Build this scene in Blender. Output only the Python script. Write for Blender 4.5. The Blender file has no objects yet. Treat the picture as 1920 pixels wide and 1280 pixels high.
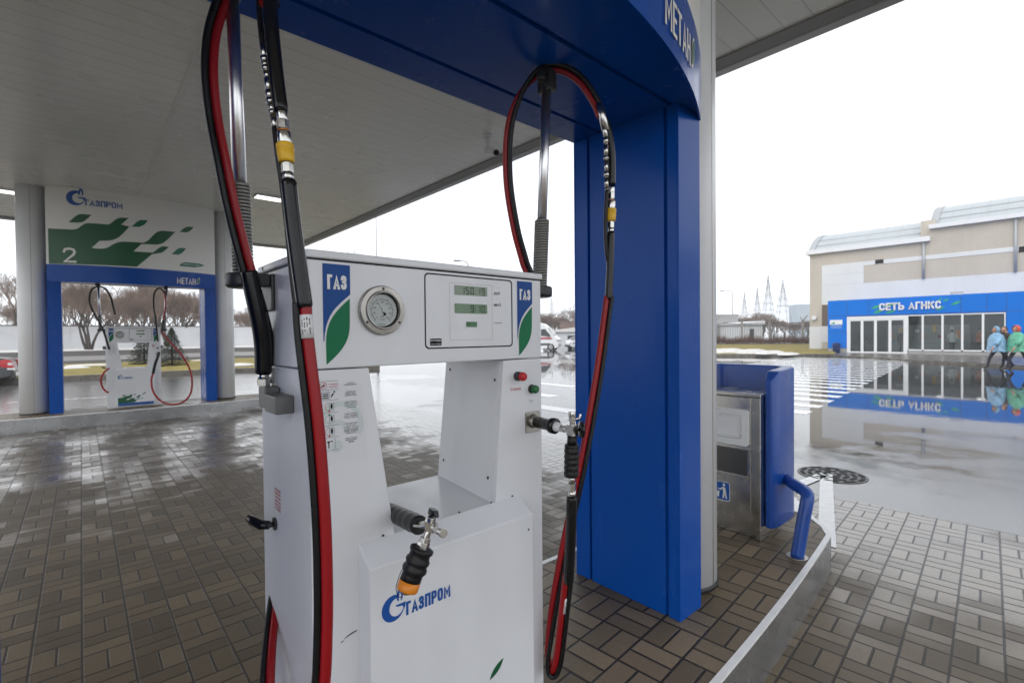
import bpy, bmesh, math, random
from mathutils import Vector, Matrix
from mathutils.geometry import tessellate_polygon
random.seed(7)
R = math.radians
S = bpy.context.scene
COL = S.collection

# ------------------------------------------------------------------ camera, sky, sun, exposure
CAMP = Vector((0, 0, 1.79))
F_PX = 907.3
YAW, PITCH, ROLL = R(48.307), R(.7678), R(.5117)
_f0 = Vector((math.cos(YAW), math.sin(YAW), 0)); _r0 = Vector((math.sin(YAW), -math.cos(YAW), 0)); _u0 = Vector((0, 0, 1))
FWD = _f0*math.cos(PITCH) - _u0*math.sin(PITCH)
_u = _u0*math.cos(PITCH) + _f0*math.sin(PITCH)
RGT = _r0*math.cos(ROLL) - _u*math.sin(ROLL)
UPV = _u*math.cos(ROLL) + _r0*math.sin(ROLL)
cam = bpy.data.cameras.new('camera'); camo = bpy.data.objects.new('camera', cam); COL.objects.link(camo)
camo.matrix_world = Matrix(((RGT.x, UPV.x, -FWD.x, CAMP.x), (RGT.y, UPV.y, -FWD.y, CAMP.y), (RGT.z, UPV.z, -FWD.z, CAMP.z), (0, 0, 0, 1)))
cam.sensor_width = 36; cam.lens = F_PX/1920*36; cam.clip_start = .05; cam.clip_end = 3000
cam.dof.use_dof = True; cam.dof.focus_distance = 1.9; cam.dof.aperture_fstop = 4.5
S.camera = camo

W = bpy.data.worlds.new('World'); S.world = W; W.use_nodes = True
wn = W.node_tree.nodes; wl = W.node_tree.links
sky = wn.new('ShaderNodeTexSky'); sky.sky_type = 'NISHITA'; sky.sun_disc = False
SUN_EL, SUN_AZ = 48, 255
sky.sun_elevation = R(SUN_EL); sky.sun_rotation = R(SUN_AZ); sky.air_density = 1; sky.dust_density = 3
hs = wn.new('ShaderNodeHueSaturation'); hs.inputs['Saturation'].default_value = .12
cl = wn.new('ShaderNodeMix'); cl.data_type = 'RGBA'; cl.inputs[0].default_value = .8
wl.new(sky.outputs[0], hs.inputs['Color']); wl.new(hs.outputs[0], cl.inputs[6]); ct = wn.new('ShaderNodeTexCoord'); cm_ = wn.new('ShaderNodeMapping'); cm_.inputs['Scale'].default_value = (1, 1, 2.6); cn = wn.new('ShaderNodeTexNoise'); cn.inputs['Scale'].default_value = 2.3; cn.inputs['Detail'].default_value = 7; cn.inputs['Roughness'].default_value = .55
wl.new(ct.outputs['Generated'], cm_.inputs[0]); wl.new(cm_.outputs[0], cn.inputs['Vector'])
cr_ = wn.new('ShaderNodeValToRGB'); cr_.color_ramp.elements[0].position = .3; cr_.color_ramp.elements[1].position = .7; cr_.color_ramp.elements[0].color = (.69, .72, .755, 1); cr_.color_ramp.elements[1].color = (1, 1, 1.0, 1); wl.new(cn.outputs[0], cr_.inputs[0])
cs = wn.new('ShaderNodeMix'); cs.data_type = 'RGBA'; cs.blend_type = 'MULTIPLY'; cs.inputs[0].default_value = 1; cs.inputs[7].default_value = (12.2, 12.4, 12.7, 1); wl.new(cr_.outputs[0], cs.inputs[6]); sz = wn.new('ShaderNodeSeparateXYZ'); wl.new(ct.outputs['Generated'], sz.inputs[0]); el_ = wn.new('ShaderNodeMapRange'); el_.inputs[1].default_value = 0; el_.inputs[2].default_value = .75; el_.inputs[3].default_value = 1.32; el_.inputs[4].default_value = .80
wl.new(sz.outputs[2], el_.inputs[0]); ce = wn.new('ShaderNodeMix'); ce.data_type = 'RGBA'; ce.blend_type = 'MULTIPLY'; ce.inputs[0].default_value = 1; wl.new(cs.outputs[2], ce.inputs[6]); wl.new(el_.outputs[0], ce.inputs[7]); wl.new(ce.outputs[2], cl.inputs[7])
bg = wn['Background']; wl.new(cl.outputs[2], bg.inputs[0]); bg.inputs[1].default_value = .15
sd = bpy.data.lights.new('sun', 'SUN'); sd.energy = 1.3; sd.angle = R(40); sd.color = (1, .97, .93)
so = bpy.data.objects.new('sun', sd); COL.objects.link(so)
so.rotation_euler = (R(90-SUN_EL), 0, R(180-SUN_AZ))
vs = S.view_settings; vs.view_transform = 'Standard'; vs.look = 'None'; vs.gamma = 1; vs.use_curve_mapping = False; vs.exposure = -.04
S.cycles.max_bounces = 10; S.cycles.diffuse_bounces = 5; S.cycles.glossy_bounces = 6; S.cycles.transmission_bounces = 6
S.cycles.transparent_max_bounces = 12; S.cycles.use_denoising = True; S.cycles.sample_clamp_indirect = 6

# ------------------------------------------------------------------ helpers
def ray(x, y): return FWD + RGT*((x-960)/F_PX) + UPV*((640-y)/F_PX)
def on_z(x, y, z=0.): d = ray(x, y); return CAMP + d*((z-CAMP.z)/d.z)
def on_x(x, y, X): d = ray(x, y); return CAMP + d*((X-CAMP.x)/d.x)
def on_y(x, y, Y): d = ray(x, y); return CAMP + d*((Y-CAMP.y)/d.y)
def at(x, y, D): return CAMP + ray(x, y)*D
V = lambda *a: Vector(a)
def lerp(a, b, t): return a + (b-a)*t

def nm(name):
    m = bpy.data.materials.new(name); m.use_nodes = True
    return m, m.node_tree.nodes, m.node_tree.links, m.node_tree.nodes['Principled BSDF']
def mat(name, col, rough=.5, metal=0., coat=0., var=.0, scale=6., bump=0., bscale=40., rvar=0., emit=None, es=1., spec=.5, alpha=1.):
    m, n, l, p = nm(name)
    p.inputs['Base Color'].default_value = (*col, 1); p.inputs['Roughness'].default_value = rough
    p.inputs['Metallic'].default_value = metal; p.inputs['Coat Weight'].default_value = coat; p.inputs['Coat Roughness'].default_value = .08
    p.inputs['Specular IOR Level'].default_value = spec; p.inputs['Alpha'].default_value = alpha
    if emit: p.inputs['Emission Color'].default_value = (*emit, 1); p.inputs['Emission Strength'].default_value = es
    if var or rvar or bump:
        tc = n.new('ShaderNodeTexCoord')
    if var or rvar:
        nz = n.new('ShaderNodeTexNoise'); nz.inputs['Scale'].default_value = scale; nz.inputs['Detail'].default_value = 6
        l.new(tc.outputs['Object'], nz.inputs['Vector'])
        if var:
            mr = n.new('ShaderNodeMapRange'); mr.inputs[1].default_value = .3; mr.inputs[2].default_value = .7
            mr.inputs[3].default_value = 1-var; mr.inputs[4].default_value = 1+var*.5
            l.new(nz.outputs[0], mr.inputs[0])
            mx = n.new('ShaderNodeMix'); mx.data_type = 'RGBA'; mx.blend_type = 'MULTIPLY'; mx.inputs[0].default_value = 1
            mx.inputs[6].default_value = (*col, 1); l.new(mr.outputs[0], mx.inputs[7]); l.new(mx.outputs[2], p.inputs['Base Color'])
        if rvar:
            m2 = n.new('ShaderNodeMapRange'); m2.inputs[1].default_value = .3; m2.inputs[2].default_value = .7
            m2.inputs[3].default_value = max(.02, rough-rvar); m2.inputs[4].default_value = rough+rvar
            l.new(nz.outputs[0], m2.inputs[0]); l.new(m2.outputs[0], p.inputs['Roughness'])
    if bump:
        nb = n.new('ShaderNodeTexNoise'); nb.inputs['Scale'].default_value = bscale; nb.inputs['Detail'].default_value = 4
        l.new(tc.outputs['Object'], nb.inputs['Vector'])
        bp = n.new('ShaderNodeBump'); bp.inputs['Strength'].default_value = bump; bp.inputs['Distance'].default_value = .01
        l.new(nb.outputs[0], bp.inputs['Height']); l.new(bp.outputs[0], p.inputs['Normal'])
    return m

M = {}
M['white'] = mat('white_enamel', (.755, .77, .805), .32, coat=.15, var=.04, scale=3, bump=.03, bscale=220)
M['blue'] = mat('blue_panel', (.0005, .074, .39), .24, coat=.0, rvar=.03, scale=.7, spec=.2, bump=.03, bscale=2.2)
M['bluepl'] = mat('blue_plastic', (.008, .07, .36), .35, coat=.2, var=.1, scale=5, rvar=.1)
M['storeblue'] = mat('blue_facade', (.0, .165, .66), .5, spec=.05, var=.06, scale=.8)
M['silver'] = mat('silver_column', (.84, .85, .86), .32, .0, var=.04, scale=2)
M['steel'] = mat('stainless', (.55, .54, .51), .24, 1., rvar=.08, scale=8)
M['satin'] = mat('satin_steel', (.42, .40, .37), .38, 1., rvar=.08, scale=20)
M['chrome'] = mat('chrome', (.88, .88, .88), .3, 1.)
M['nickel'] = mat('nickel', (.6, .59, .56), .2, 1., rvar=.06, scale=60)
M['black'] = mat('black_rubber', (.007, .007, .008), .2, rvar=.05, scale=30, spec=.4)
M['grip'] = mat('black_grip', (.009, .009, .010), .42, spec=.35, bump=.1, bscale=300)
M['red'] = mat('red_hose', (.30, .007, .011), .34, spec=.35, var=.03, scale=25, rvar=.05)
M['hoseblack'] = mat('black_hose', (.008, .008, .009), .34, rvar=.08, scale=25, spec=.3)
M['spring'] = mat('grey_spring', (.27, .265, .245), .4, .5)
M['darkgrey'] = mat('dark_grey_plastic', (.035, .037, .039), .4, var=.1)
M['yellow'] = mat('yellow_plastic', (.75, .44, .012), .38, var=.08, scale=30)
M['orange'] = mat('orange_cap', (.72, .23, .012), .38)
M['lab_blue'] = mat('label_blue', (.003, .062, .27), .35, spec=.25)
M['lab_green'] = mat('label_green', (.001, .155, .062), .35, spec=.25)
M['sign_green'] = mat('sign_green', (.006, .10, .035), .35)
M['sign_teal'] = mat('sign_teal', (.004, .155, .09), .35)
M['logo_blue'] = mat('logo_blue', (.008, .085, .36), .35)
M['sign_white'] = mat('sign_white', (.82, .82, .79), .35, var=.03, scale=1)
M['lab_white'] = mat('label_white', (.76, .77, .78), .35)
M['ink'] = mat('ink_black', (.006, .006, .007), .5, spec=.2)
M['ink_red'] = mat('ink_red', (.5, .03, .03), .4)
M['ink_green'] = mat('ink_green', (.01, .2, .07), .4)
M['ink_grey'] = mat('sticker_watermark', (.60, .66, .66), .4)
M['sticker'] = mat('sticker_film', (.72, .735, .775), .3)
M['red_btn'] = mat('red_button', (.5, .015, .02), .38)
M['green_btn'] = mat('green_button', (.008, .13, .035), .42)
M['screen'] = mat('lcd_screen', (.15, .20, .145), .15, coat=.3, emit=(.25, .36, .25), es=.08)
M['screen2'] = mat('lcd_dark_screen', (.08, .15, .075), .15, coat=.4, emit=(.10, .24, .10), es=.1)
M['screen3'] = mat('lcd_small_screen', (.008, .07, .012), .15, coat=.5, emit=(.02, .18, .04), es=.2)
M['dial'] = mat('dial_white', (.45, .485, .485), .25)
M['block'] = mat('grey_block', (.17, .17, .165), .42, .7, var=.1)
M['kerbwhite'] = mat('kerb_white', (.9, .9, .9), .4, var=.06, scale=12)
M['asphaltline'] = mat('road_paint', (.78, .79, .8), .25, var=.06, scale=9, rvar=.15)
M['beige'] = mat('beige_wall', (.535, .485, .415), .8, var=.07, scale=.5, bump=.1, bscale=3)
M['wallwhite'] = mat('white_wall', (.70, .71, .72), .7, var=.04, scale=.6)
M['trimwhite'] = mat('white_trim', (.76, .77, .79), .45)
M['polycarb'] = mat('polycarbonate', (.44, .48, .50), .3, var=.05, scale=.7)
M['roofgrey'] = mat('roof_grey', (.42, .44, .46), .5, .2)
M['concrete'] = mat('concrete', (.30, .29, .27), .75, var=.15, scale=4, bump=.2, bscale=20)
M['wetconc'] = mat('wet_concrete', (.14, .125, .105), .3, var=.2, scale=3, rvar=.15)
M['fencewall'] = mat('fence_concrete', (.60, .61, .63), .8, var=.1, scale=.8)
M['grass'] = mat('yellow_grass', (.235, .185, .03), .85, var=.35, scale=1.2, bump=.5, bscale=12)
M['soil'] = mat('dark_soil', (.03, .026, .022), .8, var=.3, scale=2)
M['greyroad'] = mat('grey_road', (.16, .145, .135), .5, var=.1, scale=1)
M['snow'] = mat('snow', (.68, .66, .64), .7, var=.18, scale=4, bump=.4, bscale=8)
M['bark'] = mat('bark', (.05, .036, .028), .85, var=.2)
M['twig'] = mat('twigs', (.23, .155, .115), .9, var=.25, scale=.6)
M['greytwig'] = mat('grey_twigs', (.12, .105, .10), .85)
M['hedge'] = mat('hedge_twigs', (.115, .052, .034), .85, var=.35, scale=.8)
M['needles'] = mat('needles', (.022, .04, .016), .7, var=.3, scale=3)
M['carwhite'] = mat('car_white', (.74, .75, .77), .25, coat=.6)
M['carblack'] = mat('car_black', (.012, .013, .015), .2, coat=.8)
M['carglass'] = mat('car_glass', (.012, .014, .017), .06, coat=.5)
M['tyre'] = mat('tyre', (.014, .014, .015), .8)
M['rim'] = mat('wheel_rim', (.35, .35, .36), .35, .8)
M['tail'] = mat('tail_light', (.55, .012, .018), .15, coat=.6)
M['cladding'] = mat('grey_cladding', (.10, .10, .105), .55)
M['redstripe'] = mat('red_stripe', (.5, .03, .06), .4)
M['galv'] = mat('galvanised', (.30, .31, .32), .5, .5)
M['pylon'] = mat('pylon_steel', (.13, .14, .17), .6, .2)
M['poncho_blue'] = mat('poncho_blue', (.22, .42, .62), .3, var=.3, scale=7, bump=.6, bscale=9, coat=.2)
M['poncho_green'] = mat('poncho_green', (.10, .42, .27), .3, var=.3, scale=7, bump=.6, bscale=9, coat=.2)
M['hood_red'] = mat('hood_red', (.62, .09, .07), .35)
M['jacket_dark'] = mat('dark_jacket', (.03, .018, .02), .7)
M['trousers'] = mat('dark_trousers', (.012, .014, .025), .75)
M['shoe'] = mat('shoe', (.01, .01, .011), .5)
M['skin'] = mat('skin', (.46, .25, .17), .55)
M['hair'] = mat('dark_hair', (.012, .009, .008), .6)
M['white_jacket'] = mat('white_jacket', (.6, .58, .54), .7)
M['orange_jacket'] = mat('orange_jacket', (.45, .10, .03), .6)
M['interior'] = mat('shop_interior', (.10, .10, .095), .6)
M['interior_light'] = mat('shop_counter', (.32, .32, .30), .6)
M['lamp'] = mat('lamp_panel', (.9, .9, .88), .4, emit=(1, .98, .94), es=2.6)
M['iron'] = mat('cast_iron', (.05, .05, .052), .35, .6, var=.2)
M['hole'] = mat('dark_gap', (.006, .006, .006), .8)
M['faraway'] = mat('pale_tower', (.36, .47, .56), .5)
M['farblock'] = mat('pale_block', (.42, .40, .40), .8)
M['shed'] = mat('grey_shed', (.36, .36, .36), .7, var=.08, scale=.7)

def glass_mat():
    m, n, l, p = nm('window_glass')
    n.remove(p); out = n['Material Output']
    tr = n.new('ShaderNodeBsdfTransparent'); tr.inputs[0].default_value = (.82, .86, .86, 1)
    gl = n.new('ShaderNodeBsdfGlossy'); gl.inputs['Roughness'].default_value = .01; gl.inputs[0].default_value = (.9, .95, 1, 1)
    fr = n.new('ShaderNodeFresnel'); fr.inputs[0].default_value = 1.45
    mx = n.new('ShaderNodeMixShader'); l.new(fr.outputs[0], mx.inputs[0]); l.new(tr.outputs[0], mx.inputs[1]); l.new(gl.outputs[0], mx.inputs[2])
    l.new(mx.outputs[0], out.inputs[0]); return m
M['glass'] = glass_mat()

def math_node(n, l, op, a, b=None, c=None):
    k = n.new('ShaderNodeMath'); k.operation = op
    for i, v in enumerate((a, b, c)):
        if v is None: continue
        if isinstance(v, (int, float)): k.inputs[i].default_value = v
        else: l.new(v, k.inputs[i])
    return k.outputs[0]

def streaks(m, amt=.12, rough=.12):
    """rain streaks and dust: noise stretched along the height, in colour and gloss"""
    n, l = m.node_tree.nodes, m.node_tree.links; p = n['Principled BSDF']; geo = n.new('ShaderNodeNewGeometry')
    mp = n.new('ShaderNodeMapping'); mp.inputs['Scale'].default_value = (9, 9, .45); l.new(geo.outputs['Position'], mp.inputs[0])
    nz = n.new('ShaderNodeTexNoise'); nz.inputs['Scale'].default_value = 1; nz.inputs['Detail'].default_value = 5; l.new(mp.outputs[0], nz.inputs['Vector'])
    n2 = n.new('ShaderNodeTexNoise'); n2.inputs['Scale'].default_value = 2.3; n2.inputs['Detail'].default_value = 8; l.new(geo.outputs['Position'], n2.inputs['Vector'])
    s = math_node(n, l, 'ADD', math_node(n, l, 'MULTIPLY', nz.outputs[0], .6), math_node(n, l, 'MULTIPLY', n2.outputs[0], .4))
    mr = n.new('ShaderNodeMapRange'); mr.inputs[1].default_value = .42; mr.inputs[2].default_value = .68; l.new(s, mr.inputs[0])
    mx = n.new('ShaderNodeMix'); mx.data_type = 'RGBA'; l.new(math_node(n, l, 'MULTIPLY', mr.outputs[0], amt), mx.inputs[0])
    src = p.inputs['Base Color'].links[0].from_socket if p.inputs['Base Color'].links else None
    if src: l.new(src, mx.inputs[6])
    else: mx.inputs[6].default_value = p.inputs['Base Color'].default_value
    mx.inputs[7].default_value = (.20, .19, .17, 1); l.new(mx.outputs[2], p.inputs['Base Color'])
    r0 = p.inputs['Roughness'].default_value; m3 = n.new('ShaderNodeMapRange'); m3.inputs[3].default_value = r0-.04; m3.inputs[4].default_value = r0+rough; l.new(mr.outputs[0], m3.inputs[0]); l.new(m3.outputs[0], p.inputs['Roughness'])
def paver_mat(name, rot, mod=.216, off=(0, 0), wet=0., gain=1., spec=.4):
    m, n, l, p = nm(name)
    geo = n.new('ShaderNodeNewGeometry'); mp = n.new('ShaderNodeMapping'); mp.vector_type = 'POINT'
    l.new(geo.outputs['Position'], mp.inputs[0]); mp.inputs['Rotation'].default_value = (0, 0, R(rot)); mp.inputs['Location'].default_value = (off[0]/mod, off[1]/mod, 0)
    mp.inputs['Scale'].default_value = (1/mod, 1/mod, 1)
    sp = n.new('ShaderNodeSeparateXYZ'); l.new(mp.outputs[0], sp.inputs[0])
    mt = lambda op, a, b=None, c=None: math_node(n, l, op, a, b, c)
    x, y = sp.outputs[0], sp.outputs[1]
    ix, iy = mt('FLOOR', x), mt('FLOOR', y)
    fx, fy = mt('SUBTRACT', x, ix), mt('SUBTRACT', y, iy)
    par = mt('FLOORED_MODULO', mt('ADD', ix, iy), 2)
    def edge(a): return mt('MINIMUM', a, mt('SUBTRACT', 1, a))
    hx, hy = mt('ABSOLUTE', mt('SUBTRACT', fx, .5)), mt('ABSOLUTE', mt('SUBTRACT', fy, .5))
    mid = mt('ADD', mt('MULTIPLY', hx, mt('SUBTRACT', 1, par)), mt('MULTIPLY', hy, par))
    d = mt('MINIMUM', mt('MINIMUM', edge(fx), edge(fy)), mid)
    nz = n.new('ShaderNodeTexNoise'); nz.inputs['Scale'].default_value = 14; nz.inputs['Detail'].default_value = 5; l.new(geo.outputs['Position'], nz.inputs['Vector'])
    d2 = mt('ADD', d, mt('MULTIPLY', mt('SUBTRACT', nz.outputs[0], .5), .018))
    joint = n.new('ShaderNodeMapRange'); joint.interpolation_type = 'SMOOTHSTEP'
    joint.inputs[1].default_value = .016; joint.inputs[2].default_value = .042; l.new(d2, joint.inputs[0])
    half = mt('ADD', mt('MULTIPLY', mt('FLOOR', mt('MULTIPLY', fx, 2)), mt('SUBTRACT', 1, par)), mt('MULTIPLY', mt('FLOOR', mt('MULTIPLY', fy, 2)), par))
    cmb = n.new('ShaderNodeCombineXYZ'); l.new(ix, cmb.inputs[0]); l.new(iy, cmb.inputs[1]); l.new(half, cmb.inputs[2])
    wnz = n.new('ShaderNodeTexWhiteNoise'); wnz.noise_dimensions = '3D'; l.new(cmb.outputs[0], wnz.inputs[0])
    # colour per brick with stains
    cr = n.new('ShaderNodeValToRGB'); e = cr.color_ramp.elements
    e[0].color = (.078, .059, .038, 1); e[1].color = (.140, .108, .071, 1)
    l.new(wnz.outputs[0], cr.inputs[0])
    big = n.new('ShaderNodeTexNoise'); big.inputs['Scale'].default_value = 1.1; big.inputs['Detail'].default_value = 7; l.new(geo.outputs['Position'], big.inputs['Vector'])
    fine = n.new('ShaderNodeTexNoise'); fine.inputs['Scale'].default_value = 90; fine.inputs['Detail'].default_value = 3; l.new(geo.outputs['Position'], fine.inputs['Vector'])
    fac = mt('ADD', mt('MULTIPLY', big.outputs[0], .9), mt('MULTIPLY', fine.outputs[0], .5)); fac = mt('MULTIPLY', mt('ADD', fac, .28), gain)
    mx = n.new('ShaderNodeMix'); mx.data_type = 'RGBA'; mx.blend_type = 'MULTIPLY'; mx.inputs[0].default_value = 1
    l.new(cr.outputs[0], mx.inputs[6]); l.new(fac, mx.inputs[7])
    jm = n.new('ShaderNodeMix'); jm.data_type = 'RGBA'; l.new(joint.outputs[0], jm.inputs[0]); jm.inputs[6].default_value = (.026, .020, .014, 1); l.new(mx.outputs[2], jm.inputs[7])
    l.new(jm.outputs[2], p.inputs['Base Color'])
    # wetness: drier under the canopy's middle, wet towards the open side and the far island
    sp2 = n.new('ShaderNodeSeparateXYZ'); l.new(geo.outputs['Position'], sp2.inputs[0])
    wx = n.new('ShaderNodeMapRange'); wx.inputs[1].default_value = 2.9; wx.inputs[2].default_value = 5.2; l.new(sp2.outputs[0], wx.inputs[0])
    wy = n.new('ShaderNodeMapRange'); wy.inputs[1].default_value = 5.6; wy.inputs[2].default_value = 8.6; l.new(sp2.outputs[1], wy.inputs[0])
    wm = mt('MAXIMUM', wx.outputs[0], mt('MULTIPLY', wy.outputs[0], .5))
    wb = mt('ADD', wm, mt('MULTIPLY', mt('SUBTRACT', wnz.outputs[0], .5), .34)); wb = mt('ADD', wb, mt('MULTIPLY', mt('SUBTRACT', big.outputs[0], .5), 1.6)); wb = mt('ADD', wb, wet)
    wr = n.new('ShaderNodeMapRange'); wr.inputs[1].default_value = .25; wr.inputs[2].default_value = .85; wr.inputs[3].default_value = .5; wr.inputs[4].default_value = .16; l.new(wb, wr.inputs[0])
    l.new(wr.outputs[0], p.inputs['Roughness'])
    p.inputs['Specular IOR Level'].default_value = .5
    p.inputs['Specular IOR Level'].default_value = spec
    cw = n.new('ShaderNodeMapRange'); cw.inputs[1].default_value = .2; cw.inputs[2].default_value = .8; cw.inputs[3].default_value = 0; cw.inputs[4].default_value = .85; l.new(wb, cw.inputs[0]); l.new(mt('MULTIPLY', cw.outputs[0], joint.outputs[0]), p.inputs['Coat Weight']); p.inputs['Coat Roughness'].default_value = .17; p.inputs['Coat IOR'].default_value = 1.45
    tl = mt('MULTIPLY', mt('SUBTRACT', wnz.outputs[0], .5), .12)
    hgt = mt('ADD', joint.outputs[0], mt('ADD', mt('MULTIPLY', fine.outputs[0], .10), tl))
    b = n.new('ShaderNodeBump'); b.inputs['Strength'].default_value = .55; b.inputs['Distance'].default_value = .006; l.new(hgt, b.inputs['Height']); l.new(b.outputs[0], p.inputs['Normal'])
    return m

def asphalt_mat():
    m, n, l, p = nm('wet_asphalt')
    mt = lambda op, a, b=None: math_node(n, l, op, a, b)
    geo = n.new('ShaderNodeNewGeometry')
    n1 = n.new('ShaderNodeTexNoise'); n1.inputs['Scale'].default_value = .16; n1.inputs['Detail'].default_value = 5; n1.inputs['Distortion'].default_value = .5; l.new(geo.outputs['Position'], n1.inputs['Vector'])
    n2 = n.new('ShaderNodeTexNoise'); n2.inputs['Scale'].default_value = 110; n2.inputs['Detail'].default_value = 2; l.new(geo.outputs['Position'], n2.inputs['Vector'])
    n3 = n.new('ShaderNodeTexNoise'); n3.inputs['Scale'].default_value = 2.2; n3.inputs['Detail'].default_value = 6; l.new(geo.outputs['Position'], n3.inputs['Vector'])
    sp = n.new('ShaderNodeSeparateXYZ'); l.new(geo.outputs['Position'], sp.inputs[0])
    nx = n.new('ShaderNodeMapRange'); nx.inputs[1].default_value = 6.2; nx.inputs[2].default_value = 9.4; nx.inputs[3].default_value = .26; nx.inputs[4].default_value = -.05; l.new(sp.outputs[0], nx.inputs[0])
    s = mt('ADD', mt('ADD', n1.outputs[0], mt('MULTIPLY', mt('SUBTRACT', n3.outputs[0], .5), .2)), nx.outputs[0])
    pud = n.new('ShaderNodeMapRange'); pud.interpolation_type = 'SMOOTHSTEP'; pud.inputs[1].default_value = .53; pud.inputs[2].default_value = .61; l.new(s, pud.inputs[0])   # 0 puddle, 1 bare
    rg = n.new('ShaderNodeMapRange'); rg.inputs[3].default_value = .03; rg.inputs[4].default_value = .2; l.new(pud.outputs[0], rg.inputs[0])
    l.new(rg.outputs[0], p.inputs['Roughness'])
    cr = n.new('ShaderNodeMix'); cr.data_type = 'RGBA'; l.new(n2.outputs[0], cr.inputs[0]); cr.inputs[6].default_value = (.03, .03, .032, 1); cr.inputs[7].default_value = (.085, .085, .088, 1)
    l.new(cr.outputs[2], p.inputs['Base Color'])
    b = n.new('ShaderNodeBump'); b.inputs['Distance'].default_value = .006; l.new(mt('MULTIPLY', pud.outputs[0], .22), b.inputs['Strength']); l.new(n2.outputs[0], b.inputs['Height'])
    n4 = n.new('ShaderNodeTexNoise'); n4.inputs['Scale'].default_value = 3.2; n4.inputs['Detail'].default_value = 2; l.new(geo.outputs['Position'], n4.inputs['Vector'])
    b2 = n.new('ShaderNodeBump'); b2.inputs['Distance'].default_value = .004; b2.inputs['Strength'].default_value = .14; l.new(n4.outputs[0], b2.inputs['Height']); l.new(b.outputs[0], b2.inputs['Normal'])
    l.new(b2.outputs[0], p.inputs['Normal']); p.inputs['Specular IOR Level'].default_value = .62; p.inputs['Coat Roughness'].default_value = .14; l.new(mt('MULTIPLY', pud.outputs[0], .75), p.inputs['Coat Weight'])
    return m

def ceiling_mat():
    m, n, l, p = nm('ceiling_slats')
    mt = lambda op, a, b=None: math_node(n, l, op, a, b)
    geo = n.new('ShaderNodeNewGeometry'); sp = n.new('ShaderNodeSeparateXYZ'); l.new(geo.outputs['Position'], sp.inputs[0])
    f = mt('FRACT', mt('MULTIPLY', mt('ADD', sp.outputs[1], 20), 1/.26))
    e = mt('MINIMUM', f, mt('SUBTRACT', 1, f))
    j = n.new('ShaderNodeMapRange'); j.inputs[1].default_value = .012; j.inputs[2].default_value = .035; l.new(e, j.inputs[0])
    nz = n.new('ShaderNodeTexNoise'); nz.inputs['Scale'].default_value = .8; nz.inputs['Detail'].default_value = 4; l.new(geo.outputs['Position'], nz.inputs['Vector'])
    cm = n.new('ShaderNodeMix'); cm.data_type = 'RGBA'; l.new(j.outputs[0], cm.inputs[0]); cm.inputs[6].default_value = (.62, .63, .61, 1); cm.inputs[7].default_value = (.85, .87, .83, 1)
    l.new(cm.outputs[2], p.inputs['Base Color'])
    rr = n.new('ShaderNodeMapRange'); rr.inputs[3].default_value = .2; rr.inputs[4].default_value = .34; l.new(nz.outputs[0], rr.inputs[0]); l.new(rr.outputs[0], p.inputs['Roughness'])
    b = n.new('ShaderNodeBump'); b.inputs['Strength'].default_value = .2; b.inputs['Distance'].default_value = .004; l.new(j.outputs[0], b.inputs['Height']); l.new(b.outputs[0], p.inputs['Normal'])
    return m
M['pave'] = paver_mat('pavers_lane', 0, off=(.022, .05), gain=.92, spec=.3); M['pave_isl'] = paver_mat('pavers_island', -4.2, off=(0, .08), wet=-.3, gain=1.75)
M['pave_right'] = paver_mat('pavers_near_lane', -3.6, mod=.21, off=(0, .06), gain=1.3)
streaks(M['blue'], .018, .07); streaks(M['white'], .06, .14); streaks(M['beige'], .12, .0); streaks(M['wallwhite'], .06, .0); streaks(M['silver'], .05, .14)
M['asphalt'] = asphalt_mat(); M['ceil'] = ceiling_mat()

def bm_(): return bmesh.new()
def box(bm, x0, x1, y0, y1, z0, z1):
    v = [bm.verts.new((x, y, z)) for z in (z0, z1) for y in (y0, y1) for x in (x0, x1)]
    for q in ((0, 2, 3, 1), (4, 5, 7, 6), (0, 1, 5, 4), (2, 6, 7, 3), (0, 4, 6, 2), (1, 3, 7, 5)): bm.faces.new([v[i] for i in q])
def obox(bm, c, ax, ay, az):
    """box from a centre and three half-extent vectors"""
    v = [bm.verts.new(c + ax*sx + ay*sy + az*sz) for sz in (-1, 1) for sy in (-1, 1) for sx in (-1, 1)]
    for q in ((0, 2, 3, 1), (4, 5, 7, 6), (0, 1, 5, 4), (2, 6, 7, 3), (0, 4, 6, 2), (1, 3, 7, 5)): bm.faces.new([v[i] for i in q])
def loft(bm, A, B, cap=True, smooth=False):
    """join two equal closed loops of points"""
    a = [bm.verts.new(p) for p in A]; b = [bm.verts.new(p) for p in B]; k = len(a)
    for i in range(k):
        f = bm.faces.new((a[i], a[(i+1) % k], b[(i+1) % k], b[i])); f.smooth = smooth
    if cap: bm.faces.new(a[::-1]); bm.faces.new(b)
def prism(bm, pts, d): loft(bm, [Vector(p) for p in pts], [Vector(p)+Vector(d) for p in pts])
def poly(bm, pts): bm.faces.new([bm.verts.new(p) for p in pts])
def frame_of(t):
    t = t.normalized(); a = V(0, 0, 1) if abs(t.z) < .9 else V(1, 0, 0)
    u = t.cross(a).normalized(); return u, t.cross(u).normalized()
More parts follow.
